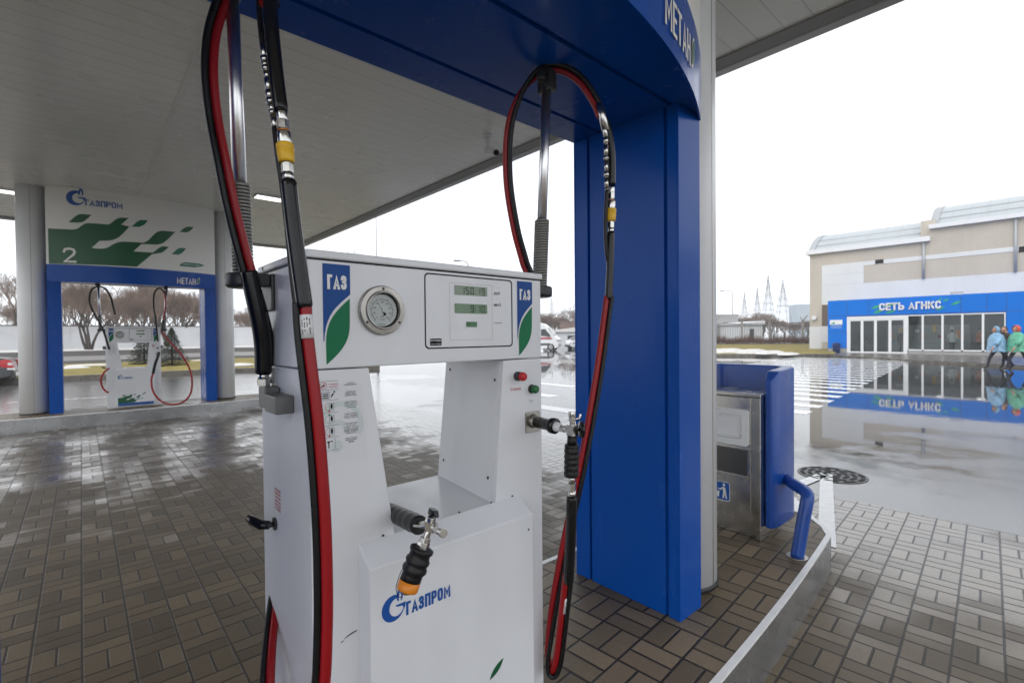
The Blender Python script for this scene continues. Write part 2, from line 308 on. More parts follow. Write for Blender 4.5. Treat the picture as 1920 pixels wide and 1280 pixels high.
def tube(bm, pts, r, seg=10, cap=True):
    """round tube along points; r a number or a list"""
    pts = [Vector(p) for p in pts]; n = len(pts); rings = []; u = None
    for i, p in enumerate(pts):
        t = (pts[min(i+1, n-1)]-pts[max(i-1, 0)])
        if t.length < 1e-9: t = V(0, 0, 1)
        t.normalize()
        if u is None: u, _ = frame_of(t)
        u = (u - t*u.dot(t)).normalized(); w = t.cross(u)
        rr = r[i] if isinstance(r, (list, tuple)) else r
        rings.append([bm.verts.new(p+(u*math.cos(2*math.pi*k/seg)+w*math.sin(2*math.pi*k/seg))*rr) for k in range(seg)])
    for a, b in zip(rings, rings[1:]):
        for k in range(seg):
            f = bm.faces.new((a[k], a[(k+1) % seg], b[(k+1) % seg], b[k])); f.smooth = True
    if cap: bm.faces.new(rings[0][::-1]); bm.faces.new(rings[-1])
def lathe(bm, p0, p1, prof, seg=24, sharp=True):
    """turned solid between p0 and p1; prof = [(t along, radius)]"""
    p0, p1 = Vector(p0), Vector(p1); ax = p1-p0; u, w = frame_of(ax); rings = []
    for t, r in prof:
        rings.append([bm.verts.new(p0+ax*t+(u*math.cos(2*math.pi*k/seg)+w*math.sin(2*math.pi*k/seg))*max(r, 1e-4)) for k in range(seg)])
    for a, b in zip(rings, rings[1:]):
        for k in range(seg):
            f = bm.faces.new((a[k], a[(k+1) % seg], b[(k+1) % seg], b[k])); f.smooth = seg > 8
    bm.faces.new(rings[0][::-1]); bm.faces.new(rings[-1])
def cyl(bm, p0, p1, r, seg=20): lathe(bm, p0, p1, [(0, r), (1, r)], seg)
def crom(P, n=8):
    """Catmull-Rom through points (Vectors or tuples of numbers)"""
    out = []; P = [Vector(p) for p in P]
    for i in range(len(P)-1):
        a, b, c, d = P[max(i-1, 0)], P[i], P[i+1], P[min(i+2, len(P)-1)]
        for k in range(n):
            t = k/n; out.append(.5*((2*b)+(c-a)*t+(2*a-5*b+4*c-d)*t*t+(3*b-a-3*c+d)*t**3))
    out.append(P[-1]); return out

def world_loc(o):
    v = Vector(o.location)
    while o.parent: o = o.parent; v = v + Vector(o.location)
    return v
def obj(name, bm, m, parent=None, bevel=0., auto=False, recalc=True):
    """link a bmesh as ONE object; vertices are given in world space and stored relative to the parent"""
    if recalc: bmesh.ops.recalc_face_normals(bm, faces=bm.faces)
    me = bpy.data.meshes.new(name); bm.to_mesh(me); bm.free()
    if parent is not None: me.transform(Matrix.Translation(-world_loc(parent)))
    me.materials.append(M[m] if isinstance(m, str) else m)
    o = bpy.data.objects.new(name, me); COL.objects.link(o); o.parent = parent
    if bevel:
        b = o.modifiers.new('bevel', 'BEVEL'); b.width = bevel; b.segments = 2; b.limit_method = 'ANGLE'; b.angle_limit = R(35); b.harden_normals = False
    return o
def thing(name, label, cat, loc, group=None):
    o = bpy.data.objects.new(name, None); COL.objects.link(o); o.location = loc; o.empty_display_size = .1
    return tag(o, label, cat, group)
def tag(o, label=None, cat=None, group=None, kind=None):
    if label: o['label'] = label
    if cat: o['category'] = cat
    if group: o['group'] = group
    if kind: o['kind'] = kind
    return o
def struct(name, bm, m, kind='structure'):
    o = obj(name, bm, m); o['kind'] = kind; return o
def dup(root, loc, label):
    r = root.copy(); COL.objects.link(r); r.location = loc; r['label'] = label
    for ch in list(root.children):
        c = ch.copy(); COL.objects.link(c); c.parent = r
        for g in list(ch.children):
            d = g.copy(); COL.objects.link(d); d.parent = c
    return r
_tc = {}
def text_polys(body, bold=0.):
    """flat letter outline mesh data (vertices, faces) from the built-in font"""
    k = (body, bold)
    if k not in _tc:
        c = bpy.data.curves.new('lettering', 'FONT'); c.body = body; c.offset = bold; c.resolution_u = 4
        o = bpy.data.objects.new('lettering', c); COL.objects.link(o)
        dg = bpy.context.evaluated_depsgraph_get(); me = bpy.data.meshes.new_from_object(o.evaluated_get(dg))
        vs = [(v.co.x, v.co.y) for v in me.vertices]; fs = [tuple(p.vertices) for p in me.polygons]
        bpy.data.objects.remove(o); bpy.data.curves.remove(c); bpy.data.meshes.remove(me)
        x0 = min(v[0] for v in vs); x1 = max(v[0] for v in vs); y0 = min(v[1] for v in vs); y1 = max(v[1] for v in vs)
        _tc[k] = ([((x-x0)/(x1-x0), (y-y0)/(y1-y0)) for x, y in vs], fs)
    return _tc[k]
def letter(bm, body, f, bold=.0):
    """add lettering to a bmesh; f maps the unit square of the text box to world space"""
    vs, fs = text_polys(body, bold); bv = [bm.verts.new(f(a, b)) for a, b in vs]
    for q in fs:
        try: bm.faces.new([bv[i] for i in q])
        except ValueError: pass
BOLD = {'Г': (.78, [[(0, 0), (0, 1), (1, 1)]]), 'А': (1.05, [[(0, 0), (.5, 1), (1, 0)], [(.27, .27), (.73, .27)]]), 'П': (1, [[(0, 0), (0, 1), (1, 1), (1, 0)]]), 'М': (1.25, [[(0, 0), (0, 1), (.5, .3), (1, 1), (1, 0)]]),
    'З': (.92, [[(0, .80), (.12, .95), (.45, 1), (.82, .94), (.95, .77), (.8, .58), (.35, .54)], [(.72, .50), (.9, .42), (1, .25), (.85, .06), (.45, 0), (.12, .05), (0, .2)]]),
    'Р': (.95, [[(0, 0), (0, 1), (.6, 1), (.92, .94), (1, .74), (.92, .53), (.6, .46), (.17, .46)]]), 'Ь': (.95, [[(0, 1), (0, 0), (.6, 0), (.93, .08), (1, .28), (.92, .48), (.6, .55), (.17, .55)]]),
    'О': (1, [[(.5, 0), (.15, .05), (0, .25), (0, .75), (.15, .95), (.5, 1), (.85, .95), (1, .75), (1, .25), (.85, .05), (.5, 0)]]), 'С': (.95, [[(1, .22), (.85, .05), (.5, 0), (.15, .05), (0, .25), (0, .75), (.15, .95), (.5, 1), (.85, .95), (1, .78)]]),
    'Е': (.82, [[(1, 1), (0, 1), (0, 0), (1, 0)], [(.17, .5), (.88, .5)]]), 'Т': (.95, [[(0, 1), (1, 1)], [(.5, 0), (.5, .91)]]), 'Н': (1, [[(0, 0), (0, 1)], [(1, 0), (1, 1)], [(.16, .5), (.84, .5)]]), 'К': (1, [[(0, 0), (0, 1)], [(.16, .47), (1, 1)], [(.46, .56), (1, 0)]]),
    '2': (1, [[(0, .76), (.1, .93), (.48, 1), (.87, .93), (.98, .74), (.85, .53), (.05, 0), (1, 0)]])}
def letter_bold(b, body, f, ratio, th):
    """stroke lettering; ratio = text box width / height, th = stroke width / height"""
    tot = sum((BOLD[c][0] if c in BOLD else .45) for c in body); gap = .085
    unit = ratio/(tot*.62+gap*(len(body)-1)) if True else 1; x = 0.
    for c in body:
        if c not in BOLD: x += .45*.62*unit+gap*unit; continue
        w, S_ = BOLD[c]; w = w*.62*unit
        for P in S_:
            Q = [Vector((x+th/2+px*(w-th), th/2+py*(1-th))) for px, py in P]; closed = (Q[0]-Q[-1]).length < 1e-6; L = []; n = len(Q)
            for i in range(n):
                a = Q[i]-Q[i-1] if i else (Q[0]-Q[-2] if closed else Q[1]-Q[0]); e = Q[i+1]-Q[i] if i < n-1 else (Q[1]-Q[0] if closed else Q[i]-Q[i-1])
                a.normalize(); e.normalize(); m = Vector((-a.y-e.y, a.x+e.x)); m = m.normalized() if m.length > 1e-5 else Vector((-a.y, a.x)); k = min(1.9, 1/max(.3, m.dot(Vector((-e.y, e.x)))))
                ext = (-e*th/2 if i == 0 else a*th/2) if (not closed and i in (0, n-1)) else Vector((0, 0))
                L.append((Q[i]+ext+m*th/2*k, Q[i]+ext-m*th/2*k))
            L = [(b.verts.new(f(min(max(p.x/ratio, 0), 1), min(max(p.y, 0), 1))), b.verts.new(f(min(max(q.x/ratio, 0), 1), min(max(q.y, 0), 1)))) for p, q in L]
            for p, q in zip(L, L[1:]): b.faces.new((p[0], q[0], q[1], p[1]))
        x += w+gap*unit
def rect_map(x0, x1, z0, z1, y): return lambda a, b: V(lerp(x0, x1, a), y, lerp(z0, z1, b))
def ring_pts(cx, cz, r, n, y): return [V(cx+r*math.cos(2*math.pi*k/n), y, cz+r*math.sin(2*math.pi*k/n)) for k in range(n)]
def annulus(bm, c, u, w, r0, r1, n=48, a0=0, a1=2*math.pi):
    full = abs(a1-a0-2*math.pi) < 1e-6; k = n if full else n+1
    A = [bm.verts.new(c+(u*math.cos(a0+(a1-a0)*i/n)+w*math.sin(a0+(a1-a0)*i/n))*r0) for i in range(k)]
    B = [bm.verts.new(c+(u*math.cos(a0+(a1-a0)*i/n)+w*math.sin(a0+(a1-a0)*i/n))*r1) for i in range(k)]
    for i in range(n): bm.faces.new((A[i], A[(i+1) % k], B[(i+1) % k], B[i]))
def bez(p0, p1, p2, p3, n=10):
    return [Vector(p0)*(1-t)**3+Vector(p1)*3*t*(1-t)**2+Vector(p2)*3*t*t*(1-t)+Vector(p3)*t**3 for t in [i/n for i in range(n+1)]]
M['canfascia'] = mat('canopy_fascia', (.42, .42, .41), .4, .2)
M['canshade'] = mat('canopy_shade_band', (.26, .26, .25), .5)  # dark tone stands in for the shadow gap round the ceiling
M['slot'] = mat('slot_shade', (.16, .16, .15), .3, 1.)  # darkened steel: shade of the bin's recess painted on a flat face
M['brick'] = mat('brown_brick', (.19, .12, .10), .85)
M['facadegreen'] = mat('facade_green', (.01, .34, .17), .4)
M['darkblue'] = mat('dark_blue_bin', (.006, .03, .14), .4)
M['brownwin'] = mat('brown_window', (.12, .085, .06), .3)
M['shoplamp'] = mat('shop_lamp', (.9, .9, .88), .4, emit=(1, .97, .9), es=3.)

# ------------------------------------------------------------------ ground, lanes, islands
b = bm_(); poly(b, [(-900, -900, 0), (900, -900, 0), (900, 900, 0), (-900, 900, 0)]); struct('ground', b, 'asphalt')
b = bm_(); poly(b, [(-14, 1.6, .004), (6.09, 1.6, .004), (6.09, 14.9, .004), (-14, 14.9, .004)]); struct('pavement', b, 'pave')
b = bm_(); poly(b, [(-14, -14, .004), (6.09, -14, .004), (6.09, 1.6, .004), (-14, 1.6, .004)]); struct('pavement', b, 'pave_right')

def island_outline(inset=0.):
    pts = []; c = 1.03; yc = 1.625
    f = lambda X: .945+.0165*(X-c)**2
    xs = [c-3.05+i*6.1/24 for i in range(25)]
    right = [(4.16, 1.107), (4.31, 1.185), (4.43, 1.285), (4.52, 1.42), (4.56, 1.56)]
    front = [(x, f(x)) for x in xs]
    half = front + right
    pts = half + [(x, 2*yc-y) for x, y in half[::-1]]
    left = [(2*c-x, y) for x, y in right]
    pts += [(x, 2*yc-y) for x, y in left] + left[::-1]
    if inset:
        n = len(pts); out = []
        for i in range(n):
            a, b2 = Vector(pts[i-1]), Vector(pts[(i+1) % n]); t = (b2-a).normalized(); nrm = Vector((-t.y, t.x))
            out.append((pts[i][0]+nrm.x*inset, pts[i][1]+nrm.y*inset))
        pts = out
    return pts
def make_island():
    o0, o1 = island_outline(), island_outline(.032)
    b = bm_(); poly(b, [(x, y, .27) for x, y in o1]); top = tag(obj('island_pavement', b, 'pave_isl'), kind='structure')
    b = bm_(); A = [b.verts.new((x, y, 0)) for x, y in o0]; B = [b.verts.new((x, y, .262)) for x, y in o0]; n = len(o0)
    for i in range(n): f = b.faces.new((A[i], A[(i+1) % n], B[(i+1) % n], B[i])); f.smooth = True
    face = tag(obj('kerb', b, 'kerbsteel'), kind='structure')
    b = bm_(); A = [b.verts.new((x, y, .262)) for x, y in o0]; B = [b.verts.new((x, y, .276)) for x, y in o0]
    D = [b.verts.new((x, y, .276)) for x, y in o1]; E2 = [b.verts.new((x, y, .262)) for x, y in o1]
    for i in range(n):
        j = (i+1) % n
        b.faces.new((A[i], A[j], B[j], B[i])); b.faces.new((B[i], B[j], D[j], D[i])); b.faces.new((D[i], D[j], E2[j], E2[i]))
    rim = tag(obj('kerb', b, 'kerbwhite'), kind='structure')
    return top, face, rim
M['kerbsteel'] = mat('kerb_steel', (.40, .405, .41), .26, .75, var=.12, scale=3, rvar=.06, bump=.05, bscale=9)
DX, DY = -.10, 12.27                      # from the first island to the second
for o in make_island():
    c = o.copy(); COL.objects.link(c); c.location = (DX, DY-.19, 0)

# painted marks
b = bm_()
for i in range(24):
    X = 12.05+i*1.19; y0 = 3.6+.085*(X-12)
    if X > 39: break
    poly(b, [(X-.27, y0, .004), (X+.27, y0+.03, .004), (X+.27, 10.4+.085*(X-12), .004), (X-.27, 10.4+.085*(X-12), .004)])
for X, y0, y1 in ((8.5, 7.2, 9.4), (10.2, 9.6, 12.0), (12.6, 10.9, 13.2)): poly(b, [(X-.25, y0, .004), (X+.25, y0, .004), (X+.25, y1, .004), (X-.25, y1, .004)])
struct('road_markings', b, 'asphaltline')
b = bm_()
def stroke(b, p, q, w, z=.009):
    p, q = V(p[0], p[1], z), V(q[0], q[1], z); t = (q-p).normalized(); n_ = V(-t.y, t.x, 0)*w/2
    poly(b, [p-n_, q-n_, q+n_, p+n_])
stroke(b, (6.98, 1.91), (4.62, 1.26), .13); stroke(b, (6.9, 1.93), (5.9, 2.03), .13); stroke(b, (6.05, 1.98), (4.7, 2.12), .14); stroke(b, (5.9, 2.05), (4.9, 1.38), .13)
struct('road_markings', b, 'asphaltline')
b = bm_()
for px in range(9):
    x0, y0 = -6+px*2.2, 20.4-.35*px
    if px % 2 == 0: stroke(b, (x0, y0), (x0+2.4, y0-.38), .12, .004)
struct('road_markings', b, 'asphaltline')

# ------------------------------------------------------------------ canopy
CX0, CX1, CY0, CY1, CZ = -3.7, 5.76, -2.6, 17.9, 4.88
can = thing('canopy', 'white slatted flat canopy roof over both pump islands', 'canopy', (1.03, 7.65, 4.88))
b = bm_(); box(b, CX0+.16, CX1-.16, CY0+.16, CY1-.16, CZ, CZ+.6); obj('ceiling', b, 'ceil', can)
b = bm_()
for a in ((CX0, CX0+.158, CY0, CY1), (CX1-.158, CX1, CY0, CY1), (CX0+.158, CX1-.158, CY0, CY0+.158), (CX0+.158, CX1-.158, CY1-.158, CY1)): box(b, *a, CZ-.03, CZ+.75)
obj('fascia', b, 'canfascia', can, bevel=.02)
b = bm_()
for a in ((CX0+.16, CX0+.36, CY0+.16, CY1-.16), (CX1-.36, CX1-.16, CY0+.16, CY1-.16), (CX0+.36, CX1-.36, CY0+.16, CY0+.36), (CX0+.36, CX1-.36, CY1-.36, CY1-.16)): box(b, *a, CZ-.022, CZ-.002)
obj('edge_shade_band', b, 'canshade', can)  # strips painted dark as the shadow gap inside the fascia
b = bm_(); box(b, .96, 1.0, CY0+.36, CY1-.36, CZ-.012, CZ-.002); obj('joint_cover', b, 'sign_white', can)
def canopy_light(x, y, label):
    t = thing('canopy_light', label, 'ceiling lamp', (x, y, CZ), 'lamps in the canopy ceiling')
    b = bm_(); box(b, x-.3, x+.3, y-.17, y+.17, CZ-.03, CZ-.001); obj('lamp_frame', b, 'trimwhite', t, .006)
    b = bm_(); box(b, x-.27, x+.27, y-.14, y+.14, CZ-.034, CZ-.0302); obj('lamp_diffuser', b, 'lamp', t)
canopy_light(3.16, 11.58, 'lit square ceiling lamp right of the green sign'); canopy_light(-.97, 14.5, 'lit square ceiling lamp by the column left of the green sign')
t = thing('security_camera', 'small white camera hanging from the canopy ceiling near its edge', 'camera', (4.75, 5.85, CZ))
b = bm_(); cyl(b, (4.75, 5.85, CZ), (4.75, 5.85, CZ-.04), .07); cyl(b, (4.75, 5.85, CZ-.04), (4.75, 5.85, CZ-.22), .03); obj('camera_mount', b, 'trimwhite', t)
b = bm_(); lathe(b, (4.80, 5.93, CZ-.20), (4.72, 5.62, CZ-.34), [(0, .04), (.05, .06), (.9, .06), (1, .05)]); obj('camera_housing', b, 'trimwhite', t)
b = bm_(); cyl(b, (4.72, 5.62, CZ-.34), (4.715, 5.605, CZ-.347), .042); obj('lens', b, 'ink', t)

# ------------------------------------------------------------------ gantry over each pump: posts, beam, sign
XL, XR, XI0, XI1, PF, PB, BZ, WZ = -.40, 2.5565, -.187, 2.332, 1.305, 2.02, 2.992, 3.312
AC, AR, AY = 1.106, 3.5, .985
def arcy(x): return AY+(AR-math.sqrt(AR*AR-(x-AC)**2))
def on_arc(b, pts, off=.006, cuts=True):
    """a flat outline (x, z) laid on the bowed sign face"""
    t = bm_(); q = [t.verts.new((p[0], 0, p[1])) for p in pts]
    for tri in tessellate_polygon([[Vector((p[0], p[1], 0)) for p in pts]]): t.faces.new([q[i] for i in tri])
    if cuts:
        x = XL
        while x < XR:
            x += .1; bmesh.ops.bisect_plane(t, geom=t.verts[:]+t.edges[:]+t.faces[:], plane_co=(x, 0, 0), plane_no=(1, 0, 0))
    m_ = {v: b.verts.new((v.co.x, arcy(v.co.x)-off, v.co.z)) for v in t.verts}
    for f in t.faces: b.faces.new([m_[v] for v in f.verts])
    t.free()
def sp_(x, y):
    """a point of the far sign, from the photograph's pixels, in the first gantry's own plane"""
    X, Y = 80+x/6, 330+y/6; q = on_y(X, Y, 13.42); q = on_y(X, Y, DY+arcy(min(max(q.x-DX, XL), XR))); return (min(max(q.x-DX, XL+.004), XR-.004), min(max(q.z, WZ+.004), 4.874))
def logo_g(b, f):
    """round G with a flame on top; f maps logo units to world"""
    o = [(math.cos(a), math.sin(a)) for a in [R(66+i*270/36) for i in range(37)]]
    i_ = [(.30+.64*math.cos(a), .0+.68*math.sin(a)) for a in [R(84+i*252/36) for i in range(37)]]
    A = [b.verts.new(f(*p)) for p in o]; B = [b.verts.new(f(*p)) for p in i_]
    for k in range(36): b.faces.new((A[k], A[k+1], B[k+1], B[k]))
    poly(b, [f(*p) for p in [(.16, .16), (1.12, .16), (1.08, -.10), (1.0, -.30), (.915, -.405), (.895, -.30), (.86, -.12), (.74, -.04), (.46, -.02), (.30, .03)]])
    fl = bez((.42, .38, 0), (.15, .75, 0), (.45, 1.05, 0), (.46, 1.55, 0)) + bez((.46, 1.55, 0), (.85, 1.2, 0), (1.0, .7, 0), (.72, .36, 0))[1:]
    inn = bez((.52, .44, 0), (.44, .68, 0), (.56, .82, 0), (.58, 1.08, 0)) + bez((.58, 1.08, 0), (.72, .88, 0), (.76, .62, 0), (.64, .43, 0))[1:]
    A = [b.verts.new(f(p.x, p.y)) for p in fl]; B = [b.verts.new(f(p.x, p.y)) for p in inn]
    for k in range(len(A)-1): b.faces.new((A[k], A[k+1], B[k+1], B[k]))
GREEN = [(60, 590), (330, 603), (365, 600), (400, 588), (450, 550), (480, 535), (510, 530), (620, 536), (740, 547), (770, 530), (805, 500), (840, 478), (875, 468), (970, 472), (930, 505), (880, 548), (975, 570), (900, 650), (868, 680), (830, 704), (785, 720), (740, 727), (640, 730), (550, 808), (600, 816), (660, 818), (700, 815), (740, 800), (800, 764), (850, 745), (900, 738), (1010, 742), (1130, 752), (1165, 738), (1200, 712), (1240, 668), (1270, 642), (1300, 624), (1345, 616), (1490, 630), (1400, 720), (1365, 748), (1330, 763), (1290, 772), (1200, 768), (1110, 766), (1020, 848), (1130, 856), (1240, 862), (1275, 835), (1310, 806), (1350, 790), (1420, 798), (1360, 850), (1335, 864), (1310, 868), (1230, 880), (1060, 1020), (70, 985)]
LEAVES = [[(290, 520), (360, 460), (395, 437), (430, 428), (550, 438), (500, 482), (470, 508), (435, 522), (370, 525)], [(1540, 630), (1590, 585), (1630, 570), (1700, 575), (1660, 618), (1620, 636)]]
TEALS = [[(1000, 570), (1060, 515), (1100, 495), (1185, 500), (1140, 552), (1090, 572)], [(1450, 880), (1510, 825), (1545, 808), (1615, 815), (1570, 865), (1530, 885)]]

def make_gantry():
    g = thing('pump_gantry', 'blue portal frame standing over the dispenser with the parked orange tipped nozzle', 'gantry', (1.106, 1.66, .27), 'blue pump gantries')
    for x0, x1, face in ((XL, XI0, 1), (XI1, XR, -1)):
        b = bm_(); e = .02
        xi0, xi1 = (x0, x1-e) if face > 0 else (x0+e, x1)
        box(b, xi0, xi1, PF+.012, PB-.012, .27, BZ-.002)
        s = (x1-e+.0005, x1) if face > 0 else (x0, x0+e-.0005)
        sk = (x0, x1)
        box(b, *sk, PF, PF+.0115, .27, BZ-.002); box(b, *sk, PB-.0115, PB, .27, BZ-.002)
        for ya, yb in ((PF+.012, 1.372), (1.392, 1.893), (1.913, PB-.012)): box(b, *s, ya, yb, .272, BZ-.002)
        obj('post', b, 'blue', g, .002)
    # beam: underside in three panels with grooves, bowed front
    b = bm_(); n = 40
    xs = [XL+(XR-XL)*i/n for i in range(n+1)]
    loft(b, [V(x, arcy(x)+.012, BZ+.02) for x in xs]+[V(XR, PB-.004, BZ+.02), V(XL, PB-.004, BZ+.02)], [V(x, arcy(x)+.012, WZ-.002) for x in xs]+[V(XR, PB-.004, WZ-.002), V(XL, PB-.004, WZ-.002)])
    obj('beam', b, 'blue', g)
    b = bm_()
    loft(b, [V(x, arcy(x)+.012, BZ) for x in xs]+[V(XR, 1.336, BZ), V(XL, 1.336, BZ)], [V(x, arcy(x)+.012, BZ+.0195) for x in xs]+[V(XR, 1.336, BZ+.0195), V(XL, 1.336, BZ+.0195)])
    box(b, XL, XR, 1.362, 1.80, BZ, BZ+.0195); box(b, XL, XR, 1.826, PB, BZ, BZ+.0195)
    obj('soffit_panel', b, 'blue', g)
    def band(z0, z1, y_off, th):
        b = bm_(); A = [[b.verts.new((x, arcy(x)-y_off+d, z)) for x in xs] for z, d in ((z0, 0), (z1, 0), (z1, th), (z0, th))]
        for k in range(4):
            p, q = A[k], A[(k+1) % 4]
            for i in range(n): b.faces.new((p[i], p[i+1], q[i+1], q[i]))
        b.faces.new([A[k][0] for k in range(4)]); b.faces.new([A[k][n] for k in range(4)]); return b
    obj('blue_fascia', band(BZ-.035, WZ, .002, .012), 'blue', g)
    sg = obj('sign_panel', band(WZ+.0005, 4.879, 0, .012), 'sign_white', g)
    b = bm_(); box(b, XL, XR, PB-.012, PB-.001, WZ, 4.879); obj('rear_panel', b, 'sign_white', g)
    b = bm_(); on_arc(b, [sp_(*p) for p in GREEN]); obj('green_graphic', b, 'sign_green', sg)
    for L in LEAVES: b = bm_(); on_arc(b, [sp_(*p) for p in L]); obj('leaf_graphic', b, 'sign_green', sg)
    for L in TEALS: b = bm_(); on_arc(b, [sp_(*p) for p in L]); obj('leaf_graphic', b, 'sign_teal', sg)
    def tmap(x0, x1, y0, y1, off=.008, lean=None):
        (a, c) = sp_(x0, y0 if lean is None else y0-lean); (d, e) = sp_(x1, y1)
        (_, zt) = sp_((x0+x1)/2, y0); (_, zb) = sp_((x0+x1)/2, y1)
        return lambda u, v: V(lerp(a, d, u), arcy(lerp(a, d, u))-off, lerp(zb, zt, v))
    b = bm_(); letter_bold(b, 'ГАЗПРОМ', tmap(478, 900, 285, 352), 4.7, .17)
    c0 = sp_(368, 248); rr = sp_(368, 165)[1]-c0[1]
    logo_g(b, lambda x, y: V(c0[0]+x*rr*.95, arcy(c0[0]+x*rr)-.008, c0[1]+y*rr))
    obj('company_lettering', b, 'logo_blue', sg)
    b = bm_(); letter(b, 'СЕТЬ АГНКС', tmap(580, 895, 232, 262)); obj('small_lettering', b, 'ink_grey', sg)
    b = bm_(); on_arc(b, [sp_(*p) for p in [(1540, 1005), (1560, 980), (1600, 970), (1760, 985), (1822, 1006), (1770, 1022), (1700, 1027), (1545, 1012)]]); obj('tag_graphic', b, 'sign_teal', sg)
    b = bm_(); letter(b, 'ГАЗОВОЕ ТОПЛИВО', tmap(1570, 1770, 990, 1008, .012)); obj('tag_lettering', b, 'sign_white', sg)
    fb = (WZ+BZ)/2
    b = bm_(); letter_bold(b, 'МЕТАН', lambda u, v: V(lerp(1.755, 2.13, u), arcy(lerp(1.755, 2.13, u))-.009, lerp(3.025, 3.17, v)), 2.6, .135); obj('fuel_lettering', b, 'sign_white', g)
    lf = bez((0, 0, 0), (-.1, .7, 0), (.2, 1, 0), (1, 1.15, 0), 8)+bez((1, 1.15, 0), (1.1, .5, 0), (.9, .1, 0), (0, 0, 0), 8)[1:-1]
    b = bm_(); on_arc(b, [(2.155+p.x*.06, 3.035+p.y*.145) for p in lf], .010, False); obj('leaf_outline', b, 'sign_white', g)
    b = bm_(); on_arc(b, [(2.163+p.x*.047, 3.05+p.y*.117) for p in lf], .013, False); obj('leaf_fill', b, 'sign_teal', g)
    return g
gan = make_gantry()
gan2 = dup(gan, gan.location+V(DX, DY, 0), 'blue portal frame under the green sign numbered 2')
sg2 = [c for c in gan2.children if c.name.startswith('sign_panel')][0]
x0, z1 = sp_(222, 800); x1, z0 = sp_(380, 978)
b = bm_(); letter_bold(b, '2', lambda u, v: V(DX+lerp(x0, x1, u), DY+arcy(lerp(x0, x1, u))-.012, lerp(z0, z1, v)), .78, .15); obj('pump_number', b, 'sign_white', sg2)

def column(x, y, label):
    t = thing('canopy_column', label, 'column', (x, y, .27), 'silver columns beside the gantries')
    b = bm_(); lathe(b, (x, y, .272), (x, y, 4.879), [(0, .225), (1, .225)], 48); obj('shaft', b, 'silver', t)
    b = bm_(); lathe(b, (x, y, .271), (x, y, .30), [(0, .232), (1, .232)], 48); obj('base_ring', b, 'darkgrey', t)
    b = bm_(); box(b, x-.004, x+.004, y-.2262, y-.22, .30, 4.87); obj('seam', b, 'satin', t)
COLX = .226
column(XR+COLX, 1.57, 'silver round column between the blue post and the waste bin')
column(XL-COLX, 1.57, 'silver round column on the outer left side of the portal with hoses')
column(XR+COLX+DX, 1.62+DY, 'silver round column right of the green sign numbered 2'); column(XL-COLX+DX, 1.62+DY, 'silver round column left of the green sign numbered 2')

# ------------------------------------------------------------------ fuel dispenser
DXL, DXR, DYF, DYB, DZ0, DZS, DZT = .495, 1.4535, 1.447, 1.945, .27, 1.694, 2.022
YC = (DYF+DYB)/2; XC = (DXL+DXR)/2
def flat(b, pts, y): poly(b, [V(p[0], y, p[1]) for p in pts])
def rrect(x0, x1, z0, z1, r, n=5):
    out = []
    for cx, cz, a in ((x1-r, z1-r, 0), (x0+r, z1-r, 90), (x0+r, z0+r, 180), (x1-r, z0+r, 270)):
        out += [(cx+r*math.cos(R(a+90*i/n)), cz+r*math.sin(R(a+90*i/n))) for i in range(n+1)]
    return out
def digits(b, s, x0, x1, z0, z1, y):
    SEG = {'0': 'abcdef', '1': 'bc', '4': 'fgbc', '5': 'afgcd', '9': 'abcdfg', '7': 'abc'}
    cell = (x1-x0)/sum(1 if c in SEG else .4 for c in s); x = x0; t = cell*.13; h = z1-z0
    for c in s:
        if c in SEG:
            w = cell*.68; xa, xb, zm = x+cell*.12, x+cell*.12+w, (z0+z1)/2
            R_ = {'a': (xa+t*.6, xb-t*.6, z1-t, z1), 'd': (xa+t*.6, xb-t*.6, z0, z0+t), 'g': (xa+t*.6, xb-t*.6, zm-t/2, zm+t/2), 'f': (xa, xa+t, zm+t*.3, z1-t*.3), 'b': (xb-t, xb, zm+t*.3, z1-t*.3), 'e': (xa, xa+t, z0+t*.3, zm-t*.3), 'c': (xb-t, xb, z0+t*.3, zm-t*.3)}
            for k in SEG[c]: a = R_[k]; flat(b, [(a[0], a[2]), (a[1], a[2]), (a[1], a[3]), (a[0], a[3])], y)
            x += cell
        else:
            for zz in ([z0] if c == '.' else [z0+h*.2, z0+h*.62]): flat(b, [(x+cell*.1, zz), (x+cell*.1+t, zz), (x+cell*.1+t, zz+t), (x+cell*.1, zz+t)], y)
            x += cell*.4
def screw(b, p, nrm, r=.006, h=.003):
    p, nrm = Vector(p), Vector(nrm).normalized(); lathe(b, p-nrm*.001, p+nrm*h, [(0, r), (.6, r), (1, r*.6)], 12)

